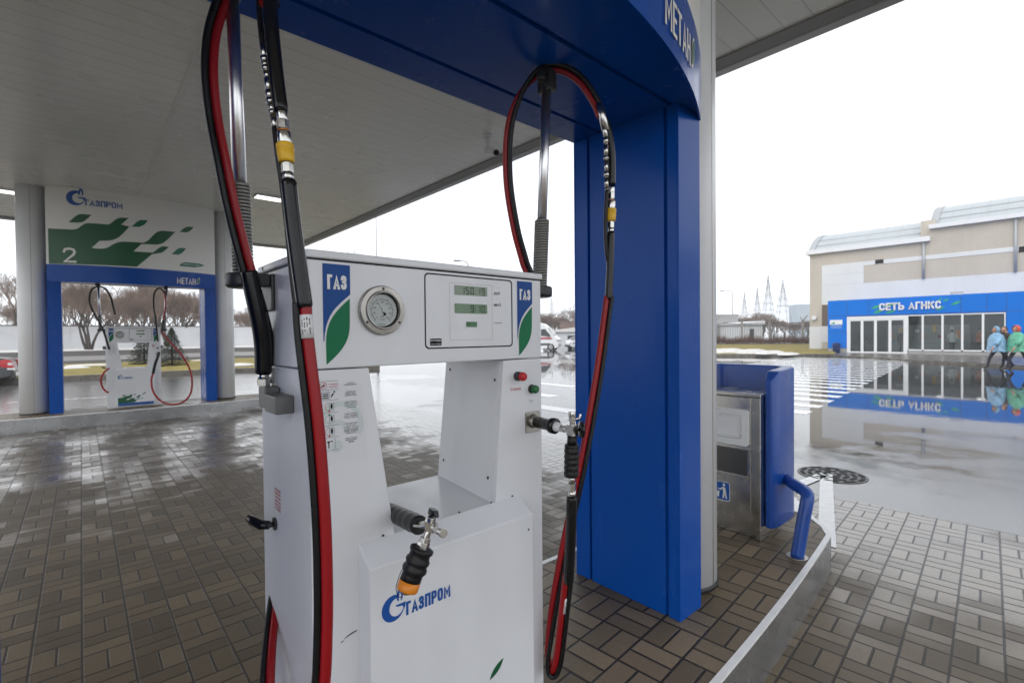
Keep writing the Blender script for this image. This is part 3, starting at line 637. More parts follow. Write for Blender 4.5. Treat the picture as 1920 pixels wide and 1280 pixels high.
def make_dispenser():
    t = thing('gas_dispenser', 'white gas dispenser with the orange tipped nozzle parked above its door lettering', 'gas pump', (XC, YC, DZ0), 'gas dispensers')
    # lower cabinet: two legs over a base, opening splayed towards the back
    b = bm_()
    zs, sh = DZS-.004, 1.130
    FR = [(DXL, DZ0), (DXR, DZ0), (DXR, zs), (1.2425, zs), (1.195, sh), (.765, sh), (.681, zs), (DXL, zs)]
    BK = [(DXL, DZ0), (DXR, DZ0), (DXR, zs), (1.312, zs), (1.256, sh), (.70, sh), (.62, zs), (DXL, zs)]
    loft(b, [V(x, DYF, z) for x, z in FR], [V(x, DYB, z) for x, z in BK])
    cab = obj('cabinet', b, 'white', t, .004)
    b = bm_()
    A = lambda y, z: V(lerp(lerp(1.195, 1.256, (y-DYF)/(DYB-DYF)), lerp(1.2425, 1.312, (y-DYF)/(DYB-DYF)), (z-sh)/(zs-sh)), y, z)
    N_ = (A(1.9, 1.3)-A(1.5, 1.3)).cross(A(1.5, 1.6)-A(1.5, 1.3)).normalized()
    if N_.x > 0: N_ = -N_
    q = [A(DYF+.028, sh+.004), A(DYB-.004, sh+.004), A(DYB-.004, zs-.002), A(DYF+.02, zs-.002)]
    loft(b, [p+N_*.0005 for p in q], [p+N_*.003 for p in q]); sp = obj('inner_side_panel', b, 'white', t)
    for y, z in ((DYF+.06, sh+.09), (DYB-.05, sh+.08), (DYF+.05, zs-.08), (DYB-.05, zs-.06)): b = bm_(); screw(b, A(y, z)+N_*.003, N_, .0065); obj('screw', b, 'darkgrey', sp)
    # head with cap
    b = bm_(); box(b, DXL, DXR, DYF, DYB, DZS, DZT-.005); head = obj('head', b, 'white', t, .004)
    b = bm_(); box(b, DXL+.005, DXR-.005, DYF+.005, DYB-.005, DZT-.0048, DZT-.0002); obj('cap_gap_shade', b, 'ink', t)  # dark strip put in as the shaded gap beneath the cap
    b = bm_(); box(b, DXL-.006, DXR+.006, DYF-.006, DYB+.006, DZT, 2.046); obj('cap', b, 'white', t, .005)
    for y in (DYF+.06, DYB-.06): b = bm_(); screw(b, (DXL-.0055, y, 2.034), (-1, 0, 0), .006); obj('screw', b, 'darkgrey', t)
    # raised front door
    b = bm_(); pr = [(DYF+.001, 1.143), (DYF-.08, 1.087), (DYF-.08, .315), (DYF+.001, .315)]
    loft(b, [V(.637, y, z) for y, z in pr], [V(1.322, y, z) for y, z in pr]); door = obj('front_door', b, 'white', t, .004)
    YD = DYF-.08-.0012
    b = bm_(); letter_bold(b, 'ГАЗПРОМ', rect_map(.757, .926, .904, .947, YD), 3.93, .195)
    logo_g(b, lambda x, y: V(.7125+x*.039, YD, .944+y*.041)); obj('company_lettering', b, 'logo_blue', door)
    def dp(x, y):   # the far sign's graphic scaled onto the door
        u = (x-60)/1855; vv = 1-(y-(.1536*(x-60)))/((970+.0647*(x-60))-.1536*(x-60)); return (.668+u*.53, .375+vv*.30)
    b = bm_(); flat(b, [dp(*p) for p in GREEN], YD); obj('green_graphic', b, 'sign_green', door)
    b = bm_(); flat(b, [dp(*p) for p in LEAVES[0]], YD); obj('leaf_graphic', b, 'sign_green', door)
    b = bm_(); flat(b, [(p.x, p.y) for p in bez((1.094, .534, 0), (1.100, .556, 0), (1.122, .580, 0), (1.160, .586, 0), 8)+bez((1.160, .586, 0), (1.153, .562, 0), (1.130, .540, 0), (1.094, .534, 0), 8)[1:-1]], YD); obj('leaf_graphic', b, 'sign_green', door)
    for L in TEALS: b = bm_(); flat(b, [dp(*p) for p in L], YD); obj('leaf_graphic', b, 'sign_teal', door)
    b = bm_(); flat(b, [(.668, .318), (1.30, .318), (1.30, .374), (.668, .374)], YD); obj('blue_stripe', b, 'logo_blue', door)
    for x in (.72, .86, 1.02, 1.17, 1.28): b = bm_(); screw(b, (x, DYF-.004, 1.146), (0, -.2, 1), .004, .003); obj('screw', b, 'darkgrey', door)
    b = bm_(); screw(b, (1.295, DYF-.08, 1.03), (0, -1, 0), .004); obj('screw', b, 'darkgrey', door)
    # gas labels
    YH = DYF-.0012
    for k, x0 in enumerate((.538, 1.318)):
        b = bm_(); w = .084
        cv = bez((x0+w, 0, 1.919), (x0+w*.55, 0, 1.885), (x0+w*.06, 0, 1.86), (x0+w*.03, 0, 1.776), 10)
        flat(b, [(x0+w, 2.008)]+[(x0, 2.008), (x0, 1.776)]+[(p.x, p.z) for p in cv[::-1]], YH); lb = obj('gas_label', b, 'lab_blue', t)
        lf = bez((x0+w*.98, 0, 1.907), (x0+w*.5, 0, 1.87), (x0+w*.08, 0, 1.84), (x0+w*.09, 0, 1.77), 10)+[V(x0+w*.10, 0, 1.706)]+bez((x0+w*.10, 0, 1.706), (x0+w*.5, 0, 1.735), (x0+w*.98, 0, 1.765), (x0+w*.97, 0, 1.83), 10)
        b = bm_(); flat(b, [(p.x, p.z) for p in lf], YH); obj('leaf', b, 'lab_green', lb)
        b = bm_(); letter_bold(b, 'ГАЗ', rect_map(x0+.013, x0+.073, 1.932, 1.976, YH-.0008), 1.36, .19); obj('label_lettering', b, 'lab_white', lb)
    # pressure gauge
    gx, gz = .725, 1.873; c = V(gx, DYF, gz); U, Wv = V(1, 0, 0), V(0, 0, 1)
    b = bm_(); prf = [(.079, 0), (.079, .010), (.075, .016), (.062, .018), (.0585, .024), (.0565, .024), (.0555, .006)]
    n = 56; ring = [[b.verts.new(c+V(r*math.cos(2*math.pi*k/n), -h, r*math.sin(2*math.pi*k/n))) for k in range(n)] for r, h in prf]
    for a_, b_ in zip(ring, ring[1:]):
        for k in range(n): f = b.faces.new((a_[k], a_[(k+1) % n], b_[(k+1) % n], b_[k])); f.smooth = False
    g = obj('pressure_gauge', b, 'satin', t)
    b = bm_(); poly(b, ring_pts(gx, gz, .056, 48, DYF-.007)); obj('gauge_dial', b, 'dial', g)
    b = bm_(); annulus(b, c+V(0, -.0074, 0), U, Wv, .0515, .0556, 48); obj('dial_rim', b, 'ink', g)
    b = bm_(); yd = DYF-.0078
    cc = V(gx, yd, gz-.002)
    annulus(b, cc, U, Wv, .0362, .0368, 60, R(-50), R(230))
    for i in range(41):
        a_ = R(230-280*i/40); r1 = .0425 if i % 4 == 0 else .0395
        d = V(math.cos(a_), 0, math.sin(a_)); s = V(-d.z, 0, d.x)*(.0006 if i % 4 == 0 else .0003)
        poly(b, [cc+d*.036-s, cc+d*r1-s, cc+d*r1+s, cc+d*.036+s])
    for i, s_ in enumerate(('0', '50', '100', '150', '200', '250', '300', '350', '400')):
        a_ = R(230-280*i/8); p = cc+V(math.cos(a_), 0, math.sin(a_))*.0285
        w = .0026*len(s_); letter(b, s_, lambda u, v: p+V((u-.5)*w*1.25, 0, (v-.5)*.005))
    letter(b, 'МПа', lambda u, v: cc+V((u-.5)*.011, 0, -.018+(v-.5)*.005)); letter(b, 'кгс/см2', lambda u, v: cc+V((u-.5)*.018, 0, -.027+(v-.5)*.0045)); letter(b, 'МП-100', lambda u, v: cc+V((u-.5)*.02, 0, -.043+(v-.5)*.004))
    obj('dial_marks', b, 'ink', g)
    b = bm_(); a_ = R(122); d = V(math.cos(a_), 0, math.sin(a_)); s = V(-d.z, 0, d.x); c2 = V(gx+.001, yd-.002, gz-.002)
    poly(b, [c2-d*.014-s*.003, c2-s*.0009, c2+d*.034, c2+s*.0009, c2-d*.014+s*.003]); cyl(b, c2-d*.012+V(0, .0006, 0), c2-d*.012-V(0, .001, 0), .0045, 16); obj('needle', b, 'ink', g)
    b = bm_(); cyl(b, c2, c2-V(0, .004, 0), .0022, 16); obj('needle_hub', b, 'lab_white', g)
    for a_ in (90, 215, 325): b = bm_(); screw(b, c+V(.068*math.cos(R(a_)), -.017, .068*math.sin(R(a_))), (0, -1, 0), .0045, .002); obj('screw', b, 'darkgrey', g)
    # display
    b = bm_()
    o_, i_ = rrect(.886, 1.2915, 1.744, 2.008, .016), rrect(.8907, 1.2868, 1.7487, 2.0033, .013)
    A_ = [b.verts.new((x, YH, z)) for x, z in o_]; B_ = [b.verts.new((x, YH, z)) for x, z in i_]; n = len(o_)
    for k in range(n): b.faces.new((A_[k], A_[(k+1) % n], B_[(k+1) % n], B_[k]))
    disp = obj('display_frame', b, 'ink', t)
    b = bm_(); o_, i_ = rrect(.990, 1.188, 1.773, 1.981, .006), rrect(.9912, 1.1868, 1.7742, 1.9798, .005)
    A_ = [b.verts.new((x, YH, z)) for x, z in o_]; B_ = [b.verts.new((x, YH, z)) for x, z in i_]; n = len(o_)
    for k in range(n): b.faces.new((A_[k], A_[(k+1) % n], B_[(k+1) % n], B_[k]))
    obj('display_plate', b, 'satin', disp)
    for x0, x1, z0, z1, m_, s_, dx0 in ((1.0115, 1.1625, 1.9375, 1.9725, 'screen', '150.19', 1.038), (1.0115, 1.1625, 1.871, 1.9065, 'screen2', '9:10', 1.081), (1.062, 1.113, 1.821, 1.841, 'screen3', '5517', 1.066)):
        b = bm_(); flat(b, rrect(x0, x1, z0, z1, .003), YH-.0002); sc = obj('screen', b, m_, disp)
        b = bm_(); digits(b, s_, dx0, x1-.008, z0+.005, z1-.005, YH-.0008); obj('screen_digits', b, 'ink', disp)
    b = bm_(); letter(b, 'руб', rect_map(1.198, 1.226, 1.944, 1.959, YH)); letter(b, 'нм3', rect_map(1.197, 1.230, 1.902, 1.915, YH)); letter(b, 'руб./нм3', rect_map(1.199, 1.236, 1.834, 1.841, YH)); obj('display_lettering', b, 'ink', disp)
    b = bm_(); flat(b, rrect(.907, .954, 1.755, 1.780, .003), YH); bd_ = obj('maker_badge', b, 'ink', disp)
    b = bm_(); letter(b, 'compac', rect_map(.9175, .951, 1.7685, 1.7755, YH-.0006), .01); annulus(b, V(.9125, YH-.0006, 1.7735), U, Wv, .0022, .0036, 20); letter(b, 'industries', rect_map(.911, .931, 1.759, 1.763, YH-.0006)); letter(b, 'laser', rect_map(.934, .951, 1.7585, 1.764, YH-.0006)); obj('badge_lettering', b, 'lab_white', disp)
    # instruction sticker on the left leg
    YS = DYF-.0010
    b = bm_(); flat(b, [(.505, 1.405), (.672, 1.41), (.652, 1.645), (.505, 1.652)], YS); st = obj('instruction_sticker', b, 'sticker', t)
    b = bm_(); YS -= .0006
    annulus(b, V(.585, YS, 1.52), U, Wv, .058, .074, 40, R(-30), R(150)); annulus(b, V(.575, YS, 1.50), U, Wv, .022, .038, 40, R(0), R(150)); flat(b, [(.575+.018*math.cos(k*.35), 1.458+.018*math.sin(k*.35)) for k in range(18)], YS); obj('watermark', b, 'ink_grey', t)
    rows = [(1.655, 1.632), (1.628, 1.601), (1.597, 1.563), (1.560, 1.525), (1.521, 1.489), (1.485, 1.448)]
    YS -= .0006; b = bm_(); br = bm_(); bg_ = bm_()
    for z in [1.657, 1.631, 1.600, 1.562, 1.524, 1.488, 1.449]: flat(b, [(.512, z-.0004), (.580, z-.0004), (.580, z+.0004), (.512, z+.0004)], YS)
    cx = .535; annulus(br, V(cx, YS, 1.644), U, Wv, .0092, .0105, 30); poly(br, [V(cx-.008, YS, 1.637), V(cx-.0068, YS, 1.6358), V(cx+.008, YS, 1.651), V(cx+.0068, YS, 1.6522)])
    flat(b, [(cx-.006, 1.641), (cx+.004, 1.641), (cx+.004, 1.645), (cx+.001, 1.649), (cx-.001, 1.645), (cx-.006, 1.644)], YS+.0002)
    letter(br, 'Остановить', rect_map(.551, .581, 1.6455, 1.6505, YS)); letter(br, 'двигатель', rect_map(.553, .579, 1.6365, 1.6415, YS))
    for z0_, z1_ in ((1.618, 1.6205), (1.612, 1.6155), (1.6065, 1.609)): flat(b, [(.533, z0_), (.549, z0_), (.549, z1_), (.533, z1_)], YS)
    for q in ((.5295, .5305, 1.604, 1.625), (.5515, .5525, 1.604, 1.625), (.5295, .5525, 1.624, 1.625), (.5295, .5525, 1.604, 1.605)): flat(b, [(q[0], q[2]), (q[1], q[2]), (q[1], q[3]), (q[0], q[3])], YS)
    flat(b, [(.568+.0028*math.cos(k*.5), 1.624+.0028*math.sin(k*.5)) for k in range(12)], YS); tri = [(.557, 1.608), (.560, 1.608), (.563, 1.613), (.567, 1.6185), (.564, 1.6205), (.559, 1.615)]; flat(b, tri, YS)
    for zc, red in ((1.580, 1), (1.543, 0), (1.505, 1)):
        q_ = br if red else bg_
        annulus(q_, V(.552, YS, zc), U, Wv, .0118, .0128, 20, R(90), R(270)); flat(q_, [(.550, zc-.0165 if red else zc+.0165), (.557, zc-.0115 if red else zc+.0115), (.549, zc-.0095 if red else zc+.0095)], YS)
        for q in ((.5515, .5522, zc-.0115, zc+.0115), (.5655, .5662, zc-.0115, zc+.0115), (.5515, .5662, zc+.0108, zc+.0115), (.5515, .5662, zc-.0115, zc-.0108)): flat(b, [(q[0], q[2]), (q[1], q[2]), (q[1], q[3]), (q[0], q[3])], YS)
        flat(b, [(.559+.0032*math.cos(k*.45), zc+.001+.0085*math.sin(k*.45)) for k in range(14)], YS-.0002)
    flat(b, [(.548, 1.456), (.551, 1.456), (.551, 1.474), (.562, 1.474), (.562, 1.477), (.545, 1.477), (.545, 1.472), (.548, 1.472)], YS); flat(b, [(.5685, 1.452), (.5692, 1.452), (.5692, 1.484), (.5685, 1.484)], YS)
    txt = [['Не курить и', 'остановить двигатель'], ['Предъявить номер', 'колонки на дисплее', 'и оплатить заправку'], ['Снимите заправочный', 'пистолет с держателя', 'откройте кран против', 'часовой стрелки'], ['Соедините заправочный', 'пистолет с автомобилем', 'и откройте подачу газа'], ['По окончании заправки', 'закройте кран и', 'отсоедините заправочный', 'пистолет от автомобиля', 'подождите пока давление', 'снизится до нуля'], ['Верните заправочный', 'пистолет в исходное', 'положение']]
    for (z1_, z0_), L in zip(rows, txt):
        z = z1_-.005 if len(L) < 6 else z1_+.004
        for s_ in L: w = .00098*len(s_); letter(b, s_, rect_map(.619-w, .619+w, z-.0042, z, YS), .016); z -= .0060
    obj('sticker_marks', b, 'ink', t); obj('sticker_red_marks', br, 'ink_red', t); obj('sticker_green_marks', bg_, 'ink_green', t)
    # buttons
    for x, z, m_, lab, lr in ((1.314, 1.624, 'red_btn', 'stop', .0175), (1.394, 1.566, 'green_btn', 'start', .017)):
        b = bm_(); lathe(b, (x, DYF, z), (x, DYF-(.022 if lab == 'stop' else .008), z), [(0, .0185), (.8, .0185), (1, .015)], 28); ba = obj('button_collar', b, 'darkgrey', t)
        y0 = DYF-(.02 if lab == 'stop' else .007)
        b = bm_(); lathe(b, (x, y0, z), (x, y0-.026, z), [(0, .011), (.25, .011), (.3, lr), (.75, lr), (.95, lr*.85), (1, lr*.4)], 28); obj(lab+'_button', b, m_, t)
    b = bm_(); letter(b, 'Остановка', rect_map(1.277, 1.335, 1.567, 1.580, YH)); obj('stop_lettering', b, 'ink_red', t)
    b = bm_(); letter(b, 'Пуск', rect_map(1.382, 1.403, 1.510, 1.521, YH)); obj('start_lettering', b, 'ink_green', t)
    # nozzle holder plate, side levers, side text, scratches
    b = bm_(); prism(b, [V(x, DYF, z) for x, z in rrect(1.356, 1.437, 1.386, 1.473, .006)], (0, -.006, 0)); pl = obj('nozzle_holder', b, 'satin', t, .0015)
    b = bm_(); lathe(b, (1.397, DYF-.006, 1.432), (1.397, DYF-.05, 1.430), [(0, .030), (.25, .022), (1, .0185)], 28); obj('holder_socket', b, 'satin', pl)
    for sx, x, y in ((-1, DXL, 1.80), (1, DXR, 1.592)):
        b = bm_(); d = V(sx, 0, 0); p = V(x, y, 1.143)
        cyl(b, p, p+d*.006, .022, 24); cyl(b, p+d*.006, p+d*.03, .009, 16); lv = obj('side_valve', b, 'darkgrey', t)
        b = bm_(); tube(b, [p+d*.022+V(0, 0, 0), p+d*.04+V(0, .02*-sx, 0), p+d*.06+V(0, .05*-sx, .012), p+d*.07+V(0, .068*-sx, .02)], [.014, .0165, .015, .012], 12); obj('valve_lever', b, 'black', lv)
    b = bm_()
    for i in range(6): zz = 1.262-i*.013; letter(b, ('ВНИМАНИЕ', 'КРАН ОТКРЫТ', 'ЗАПРЕЩЕНО', 'ЗАКРЫТЬ КРАН', 'ПРИ УТЕЧКЕ', 'ГАЗА')[i], lambda u, v: V(DXL-.001, lerp(1.80, 1.735, u), zz+.0085*v), .03)
    obj('side_lettering', b, 'ink_red', t)
    b = bm_(); flat(b, [(.586, .862), (.606, .868), (.628, .872), (.630, .876), (.612, .874), (.596, .869)], DYF-.0011); flat(b, [(.577, .855), (.585, .857), (.588, .861), (.580, .859)], DYF-.0011); obj('paint_scratch', b, 'darkgrey', t)
    # hose masts (brackets, springs, polished poles)
    for sx, x, y, xt, zt in ((-1, .412, 1.82, .392, 2.93), (1, 1.531, 1.53, 1.585, 2.90)):
        xs_ = DXL if sx < 0 else DXR
        b = bm_(); x0, x1 = sorted((xs_, xs_+sx*.012)); box(b, x0, x1, y-.06, y+.06, 1.88, 2.005)
        x0, x1 = sorted((xs_+sx*.012, x)); box(b, x0, x1, y-.05, y+.05, 1.965, 2.004); lathe(b, (x, y, 1.955), (x, y, 2.004), [(0, .045), (.15, .055), (.85, .055), (1, .05)], 32); br_ = obj('mast_bracket', b, 'darkgrey', t, .004)
        ax = (V(xt, y, zt)-V(x, y, 2.004))
        p1 = V(x, y, 2.004); top = p1+ax*(.30/ax.z); u, w = frame_of(ax)
        b = bm_(); pts = [p1+ax.normalized()*(i/16*.0115)+(u*math.cos(2*math.pi*i/16)+w*math.sin(2*math.pi*i/16))*.0285 for i in range(16*26)]
        tube(b, pts, .0052, 7); cyl(b, p1, p1+ax.normalized()*.30, .0255, 20); sp_r = obj('mast_spring', b, 'spring', t)
        b = bm_(); cyl(b, top-ax.normalized()*.01, V(xt, y, zt), .021, 28); obj('mast_pole', b, 'chrome', t)
        b = bm_(); q = V(xt, y, zt); box(b, q.x-.02, q.x+.026, y-.04, y+.04, zt-.02, zt+.075); tube(b, [q+V(-.035, 0, .02), q+V(-.03, 0, .055), q+V(0, 0, .085), q+V(.035, 0, .08)], .022, 12); obj('hose_clamp', b, 'darkgrey', t, .006)
        yb = y-sx*0.0
        b = bm_(); x0, x1 = sorted((xs_, xs_+sx*.055)); box(b, x0, x1, 1.58 if sx < 0 else 1.69, 1.70 if sx < 0 else 1.81, 1.552, 1.607); x0, x1 = sorted((xs_+sx*.004, xs_+sx*.05)); box(b, x0, x1, 1.715 if sx < 0 else 1.60, 1.79 if sx < 0 else 1.68, 1.556, 1.625); obj('manifold_block', b, 'block', t, .003)
    return t
disp1 = make_dispenser()
disp2 = dup(disp1, disp1.location+V(-.088, 12.2, 0), 'white gas dispenser under the green sign numbered 2')

# ------------------------------------------------------------------ hoses and nozzles
def hose_paths(ctrl, n=10):
    """ctrl: (point, twist deg). Returns centre path and a side direction for each sample"""
    P = crom([c[0] for c in ctrl], n); T = crom([V(c[1], 0, 0) for c in ctrl], n); out = []
    for i, p in enumerate(P):
        t = (P[min(i+1, len(P)-1)]-P[max(i-1, 0)]).normalized(); view = (p-CAMP).normalized()
        s = view.cross(t).normalized(); q = s.cross(t); a = R(T[i].x); out.append((p, s*math.cos(a)+q*math.sin(a)))
    return out
def twin(name, parent, ctrl, rr, rb, n=10, split=.5):
    """red hose and thinner black hose running side by side; the side vector points to the black one"""
    H = hose_paths(ctrl, n)
    b = bm_(); tube(b, [p-s*rb*.98 for p, s in H], rr, 14); o = obj('red_hose', b, 'red', parent)
    b = bm_(); tube(b, [p+s*rr*.98 for p, s in H], rb, 12); obj('black_hose', b, 'hoseblack', parent)
    return o
def sleeve(parent, pts, r, m='black', name='hose_sleeve'):
    P = crom(pts, 8); n = len(P); b = bm_(); rad = [r]*n; rad[0] = r*.86; rad[-1] = r*.86
    tube(b, P, rad, 18); return obj(name, b, m, parent)
def coupling(parent, p0, p1, r):
    """threaded ends, hexagon nuts and the yellow breakaway ring"""
    b = bm_(); L = p1-p0
    lathe(b, p0, p0+L*.16, [(0, r*.75), (.2, r*.85), (.8, r*.85), (1, r*.7)], 18); lathe(b, p0+L*.14, p0+L*.26, [(0, r*1.02), (1, r*1.02)], 6); lathe(b, p0+L*.24, p0+L*.31, [(0, r*.7), (1, r*.7)], 18)
    lathe(b, p0+L*.30, p0+L*.50, [(0, r*1.0), (.1, r*1.12), (.9, r*1.12), (1, r)], 20); lathe(b, p0+L*.72, p0+L*.78, [(0, r*.8), (1, r*.75)], 18); lathe(b, p0+L*.76, p0+L*.88, [(0, r), (1, r)], 6); lathe(b, p0+L*.86, p1, [(0, r*.75), (.5, r*.85), (1, r*.8)], 18)
    cyl(b, p0, p1, r*.6, 14); c = obj('coupling', b, 'nickel', parent)
    b = bm_(); lathe(b, p0+L*.47, p0+L*.74, [(0, r*1.25), (.06, r*1.42), (.30, r*1.42), (.34, r*1.34), (.40, r*1.34), (.44, r*1.40), (.9, r*1.28), (1, r*1.15)], 24); obj('breakaway_ring', b, 'yellow', c)
    b = bm_(); lathe(b, p0+L*.285, p0+L*.315, [(0, r*.95), (1, r*.95)], 20); obj('seal_ring', b, 'orange', c)
    return c
def ribbed(b, p0, p1, r, n=5, seg=24):
    prof = [(0, r*.8), (.03, r*.98)]
    for i in range(n):
        t = .08+.84*i/n; d = .84/n; prof += [(t, r), (t+d*.35, r*1.03), (t+d*.65, r*.93), (t+d*.9, r*.95)]
    lathe(b, p0, p1, prof+[(.96, r*.99), (1, r*.85)], seg)
def sticker_on(parent, p0, p1, r):
    """paper band with printed lines around a hose"""
    b = bm_(); lathe(b, p0, p1, [(0, r), (1, r)], 20); s = obj('paper_band', b, 'lab_white', parent)
    b = bm_(); t = (p1-p0).normalized(); view = (p0-CAMP).normalized(); u = t.cross(view).normalized(); f = -(view-t*view.dot(t)).normalized(); L = (p1-p0).length
    for k, th in enumerate((-.75, -.35, .05, .45)):
        q0 = p0+t*L*(.12+.05*(k % 2)); q1 = p0+t*L*(.85-.12*(k % 3)); e = f*math.cos(th)+u*math.sin(th); w = (u*math.cos(th)-f*math.sin(th))*r*.09
        for j in range(7):
            if (j*3+k) % 4: a_, c_ = q0.lerp(q1, j/7), q0.lerp(q1, (j+.75)/7); o_ = e*(r*1.012); poly(b, [a_+o_-w, c_+o_-w, c_+o_+w, a_+o_+w])
    obj('band_print', b, 'ink', s)

# right-hand hose: over the mast, down past the blue post, loop on the island, back up to the parked nozzle
rh = thing('filling_hose', 'red and black hose hung over the mast beside the blue post', 'hose', (1.55, 1.5, .3), 'filling hoses')
m1 = at(1030, 128, 2.17)
twin('a', rh, [(V(1.492, 1.74, 1.61), 0), (V(1.53, 1.73, 1.80), 0), (at(991, 530, 2.33), 0), (at(983, 490, 2.325), 10), (at(967, 430, 2.31), 20), (at(953, 340, 2.28), 20), (at(954, 250, 2.25), 30), (at(970, 190, 2.22), 60), (at(998, 147, 2.19), 120), (m1, 175), (at(1062, 132, 2.16), 180), (at(1092, 154, 2.16), 180), (at(1116, 190, 2.16), 180), (at(1128, 218, 2.16), 180)], .0125, .0115)
b = bm_(); tube(b, [at(1121, 196, 2.155), at(1129, 216, 2.155), at(1136, 246, 2.155)], .0165, 14); obj('hose_ferrule', b, 'nickel', rh)
b = bm_(); P = [at(1131, 228, 2.15), at(1137, 262, 2.15)]; tube(b, P, .010, 12); tube(b, [at(1136, 262, 2.15), at(1138, 282, 2.15)], .008, 10)
for y0, y1, r_ in ((258, 270, .011), (272, 292, .0095), (294, 300, .0125), (302, 322, .0085), (323, 332, .012), (334, 352, .009), (352, 360, .0075)): cyl(b, at(1136+(y0-258)*.015, y0, 2.15), at(1136+(y1-258)*.015, y1, 2.15), r_, 14)
cyl(b, at(1136, 258, 2.15), at(1137.6, 362, 2.15), .0068, 12); obj('vent_fitting', b, 'nickel', rh)
sleeve(rh, [at(1134, 224, 2.16), at(1141, 246, 2.16), at(1147, 290, 2.16), at(1147.5, 348, 2.16)], .0165)
coupling(rh, at(1147, 350, 2.16), at(1145.5, 438, 2.16), .0155)
sleeve(rh, [at(1145.5, 434, 2.16), at(1144, 500, 2.15), at(1141, 562, 2.14)], .0165)
b = bm_(); tube(b, crom([at(1138, 356, 2.15), at(1135, 420, 2.15), at(1137, 470, 2.15), at(1143, 510, 2.16), at(1147, 560, 2.15)]), .0085, 10); obj('vent_hose', b, 'hoseblack', rh)
twin('b', rh, [(p, 180-a) for p, a in [(at(1142, 556, 2.14), 0), (at(1136, 600, 2.13), 0), (at(1124, 690, 2.11), 0), (at(1107, 790, 2.09), 0), (at(1088, 890, 2.07), 10), (at(1064, 1000, 2.06), 10), (at(1043, 1110, 2.05), 20), (at(1030, 1200, 2.04), 60), (at(1028, 1245, 2.03), 110), (at(1036, 1262, 2.02), 160), (at(1046, 1240, 2.00), 180), (at(1054, 1180, 1.97), 180), (at(1062, 1110, 1.93), 180), (at(1066, 1078, 1.91), 180)]], .0130, .0098)
sticker_on(rh, at(1055.5, 1146, 1.955), at(1058.5, 1118, 1.94), .0142)
sleeve(rh, [at(1066, 1092, 1.90), at(1069, 1030, 1.87), at(1071, 980, 1.85), at(1072, 930, 1.842)], .0205)
b = bm_(); cyl(b, at(1072, 932, 1.842), at(1072, 918, 1.842), .016, 18); lathe(b, at(1072, 919, 1.842), at(1072, 905, 1.842), [(0, .0175), (1, .0175)], 6); cyl(b, at(1072, 906, 1.842), at(1072, 890, 1.842), .013, 18); obj('hose_end_nut', b, 'nickel', rh)
nz = None
b = bm_(); ribbed(b, at(1071, 894, 1.842), at(1072, 832, 1.842), .028, 5); obj('nozzle_grip', b, 'grip', rh)
b = bm_(); cyl(b, at(1072, 834, 1.842), at(1073, 816, 1.842), .0185, 20); obj('nozzle_neck', b, 'grip', rh)
vb = at(1073, 806, 1.842)
b = bm_(); obox(b, vb, V(.016, 0, 0), V(0, .016, 0), V(0, 0, .021)); cyl(b, vb, vb+V(0, .05, 0), .0125, 18); lathe(b, vb+V(0, .035, 0), vb+V(0, .055, .001), [(0, .016), (1, .016)], 6)
cyl(b, vb+V(0, 0, .02), vb+V(0, 0, .042), .010, 16); lathe(b, vb+V(0, 0, .034), vb+V(0, 0, .05), [(0, .0145), (1, .0145)], 6); cyl(b, vb+V(0, 0, .05), vb+V(0, 0, .072), .014, 18)
tube(b, [vb+V(.006, -.006, .04), vb+V(.02, -.02, .045), vb+V(.024, -.022, .062)], .005, 8)
obj('nozzle_valve', b, 'nickel', rh, .0015)
b = bm_(); lathe(b, vb+V(0, .055, .001), vb+V(0, .10, .003), [(0, .014), (.5, .019), (1, .021)], 24); nz_ = obj('nozzle_tip', b, 'lab_white', rh)
b = bm_(); lathe(b, vb+V(0, .085, .003), vb+V(0, .195, .006), [(0, .022), (.02, .031), (.22, .031), (.30, .025), (.35, .0235), (1, .0235)], 28); obj('nozzle_shroud', b, 'black', rh)
b = bm_(); kq = vb+V(.026, -.012, 0); cyl(b, vb, kq+V(.004, 0, 0), .006, 12); lathe(b, kq, kq+V(.014, -.008, 0), [(0, .008), (.3, .032), (.8, .032), (1, .02)], 24); obj('valve_knob', b, 'black', rh)

# left-hand hose: back strand from the manifold up to the mast top, front strand down past the cabinet corner
lh = thing('filling_hose', 'red and black hose hanging in front of the white dispenser\'s left corner', 'hose', (.42, 1.55, .3), 'filling hoses')
twin('a', lh, [(p, 180) for p, a in [(at(478, 560, 1.60), 0), (at(468, 520, 1.60), 0), (at(452, 462, 1.585), 0), (at(432, 380, 1.57), 0), (at(416, 300, 1.56), 0), (at(401, 220, 1.56), 0), (at(393, 140, 1.56), 0), (at(397, 70, 1.57), 0), (at(413, 12, 1.58), 10), (at(437, -38, 1.59), 60), (at(468, -62, 1.54), 150), (at(492, -46, 1.40), 180), (at(502, -20, 1.30), 180), (at(505, 8, 1.25), 180)]], .0130, .0116)
sleeve(lh, [at(466, 508, 1.59), at(474, 545, 1.60), at(488, 610, 1.62), at(493, 650, 1.635), at(494, 700, 1.645)], .027)
sleeve(lh, [at(480, 540, 1.62), at(497, 600, 1.65), at(507, 650, 1.67), at(507, 684, 1.68)], .016)
b = bm_(); p = at(494, 697, 1.645); cyl(b, p, p-V(0, 0, .03), .018, 18); lathe(b, p-V(0, 0, .024), p-V(0, 0, .046), [(0, .021), (1, .021)], 6); cyl(b, p-V(0, 0, .044), V(p.x+.01, p.y, 1.61), .017, 18)
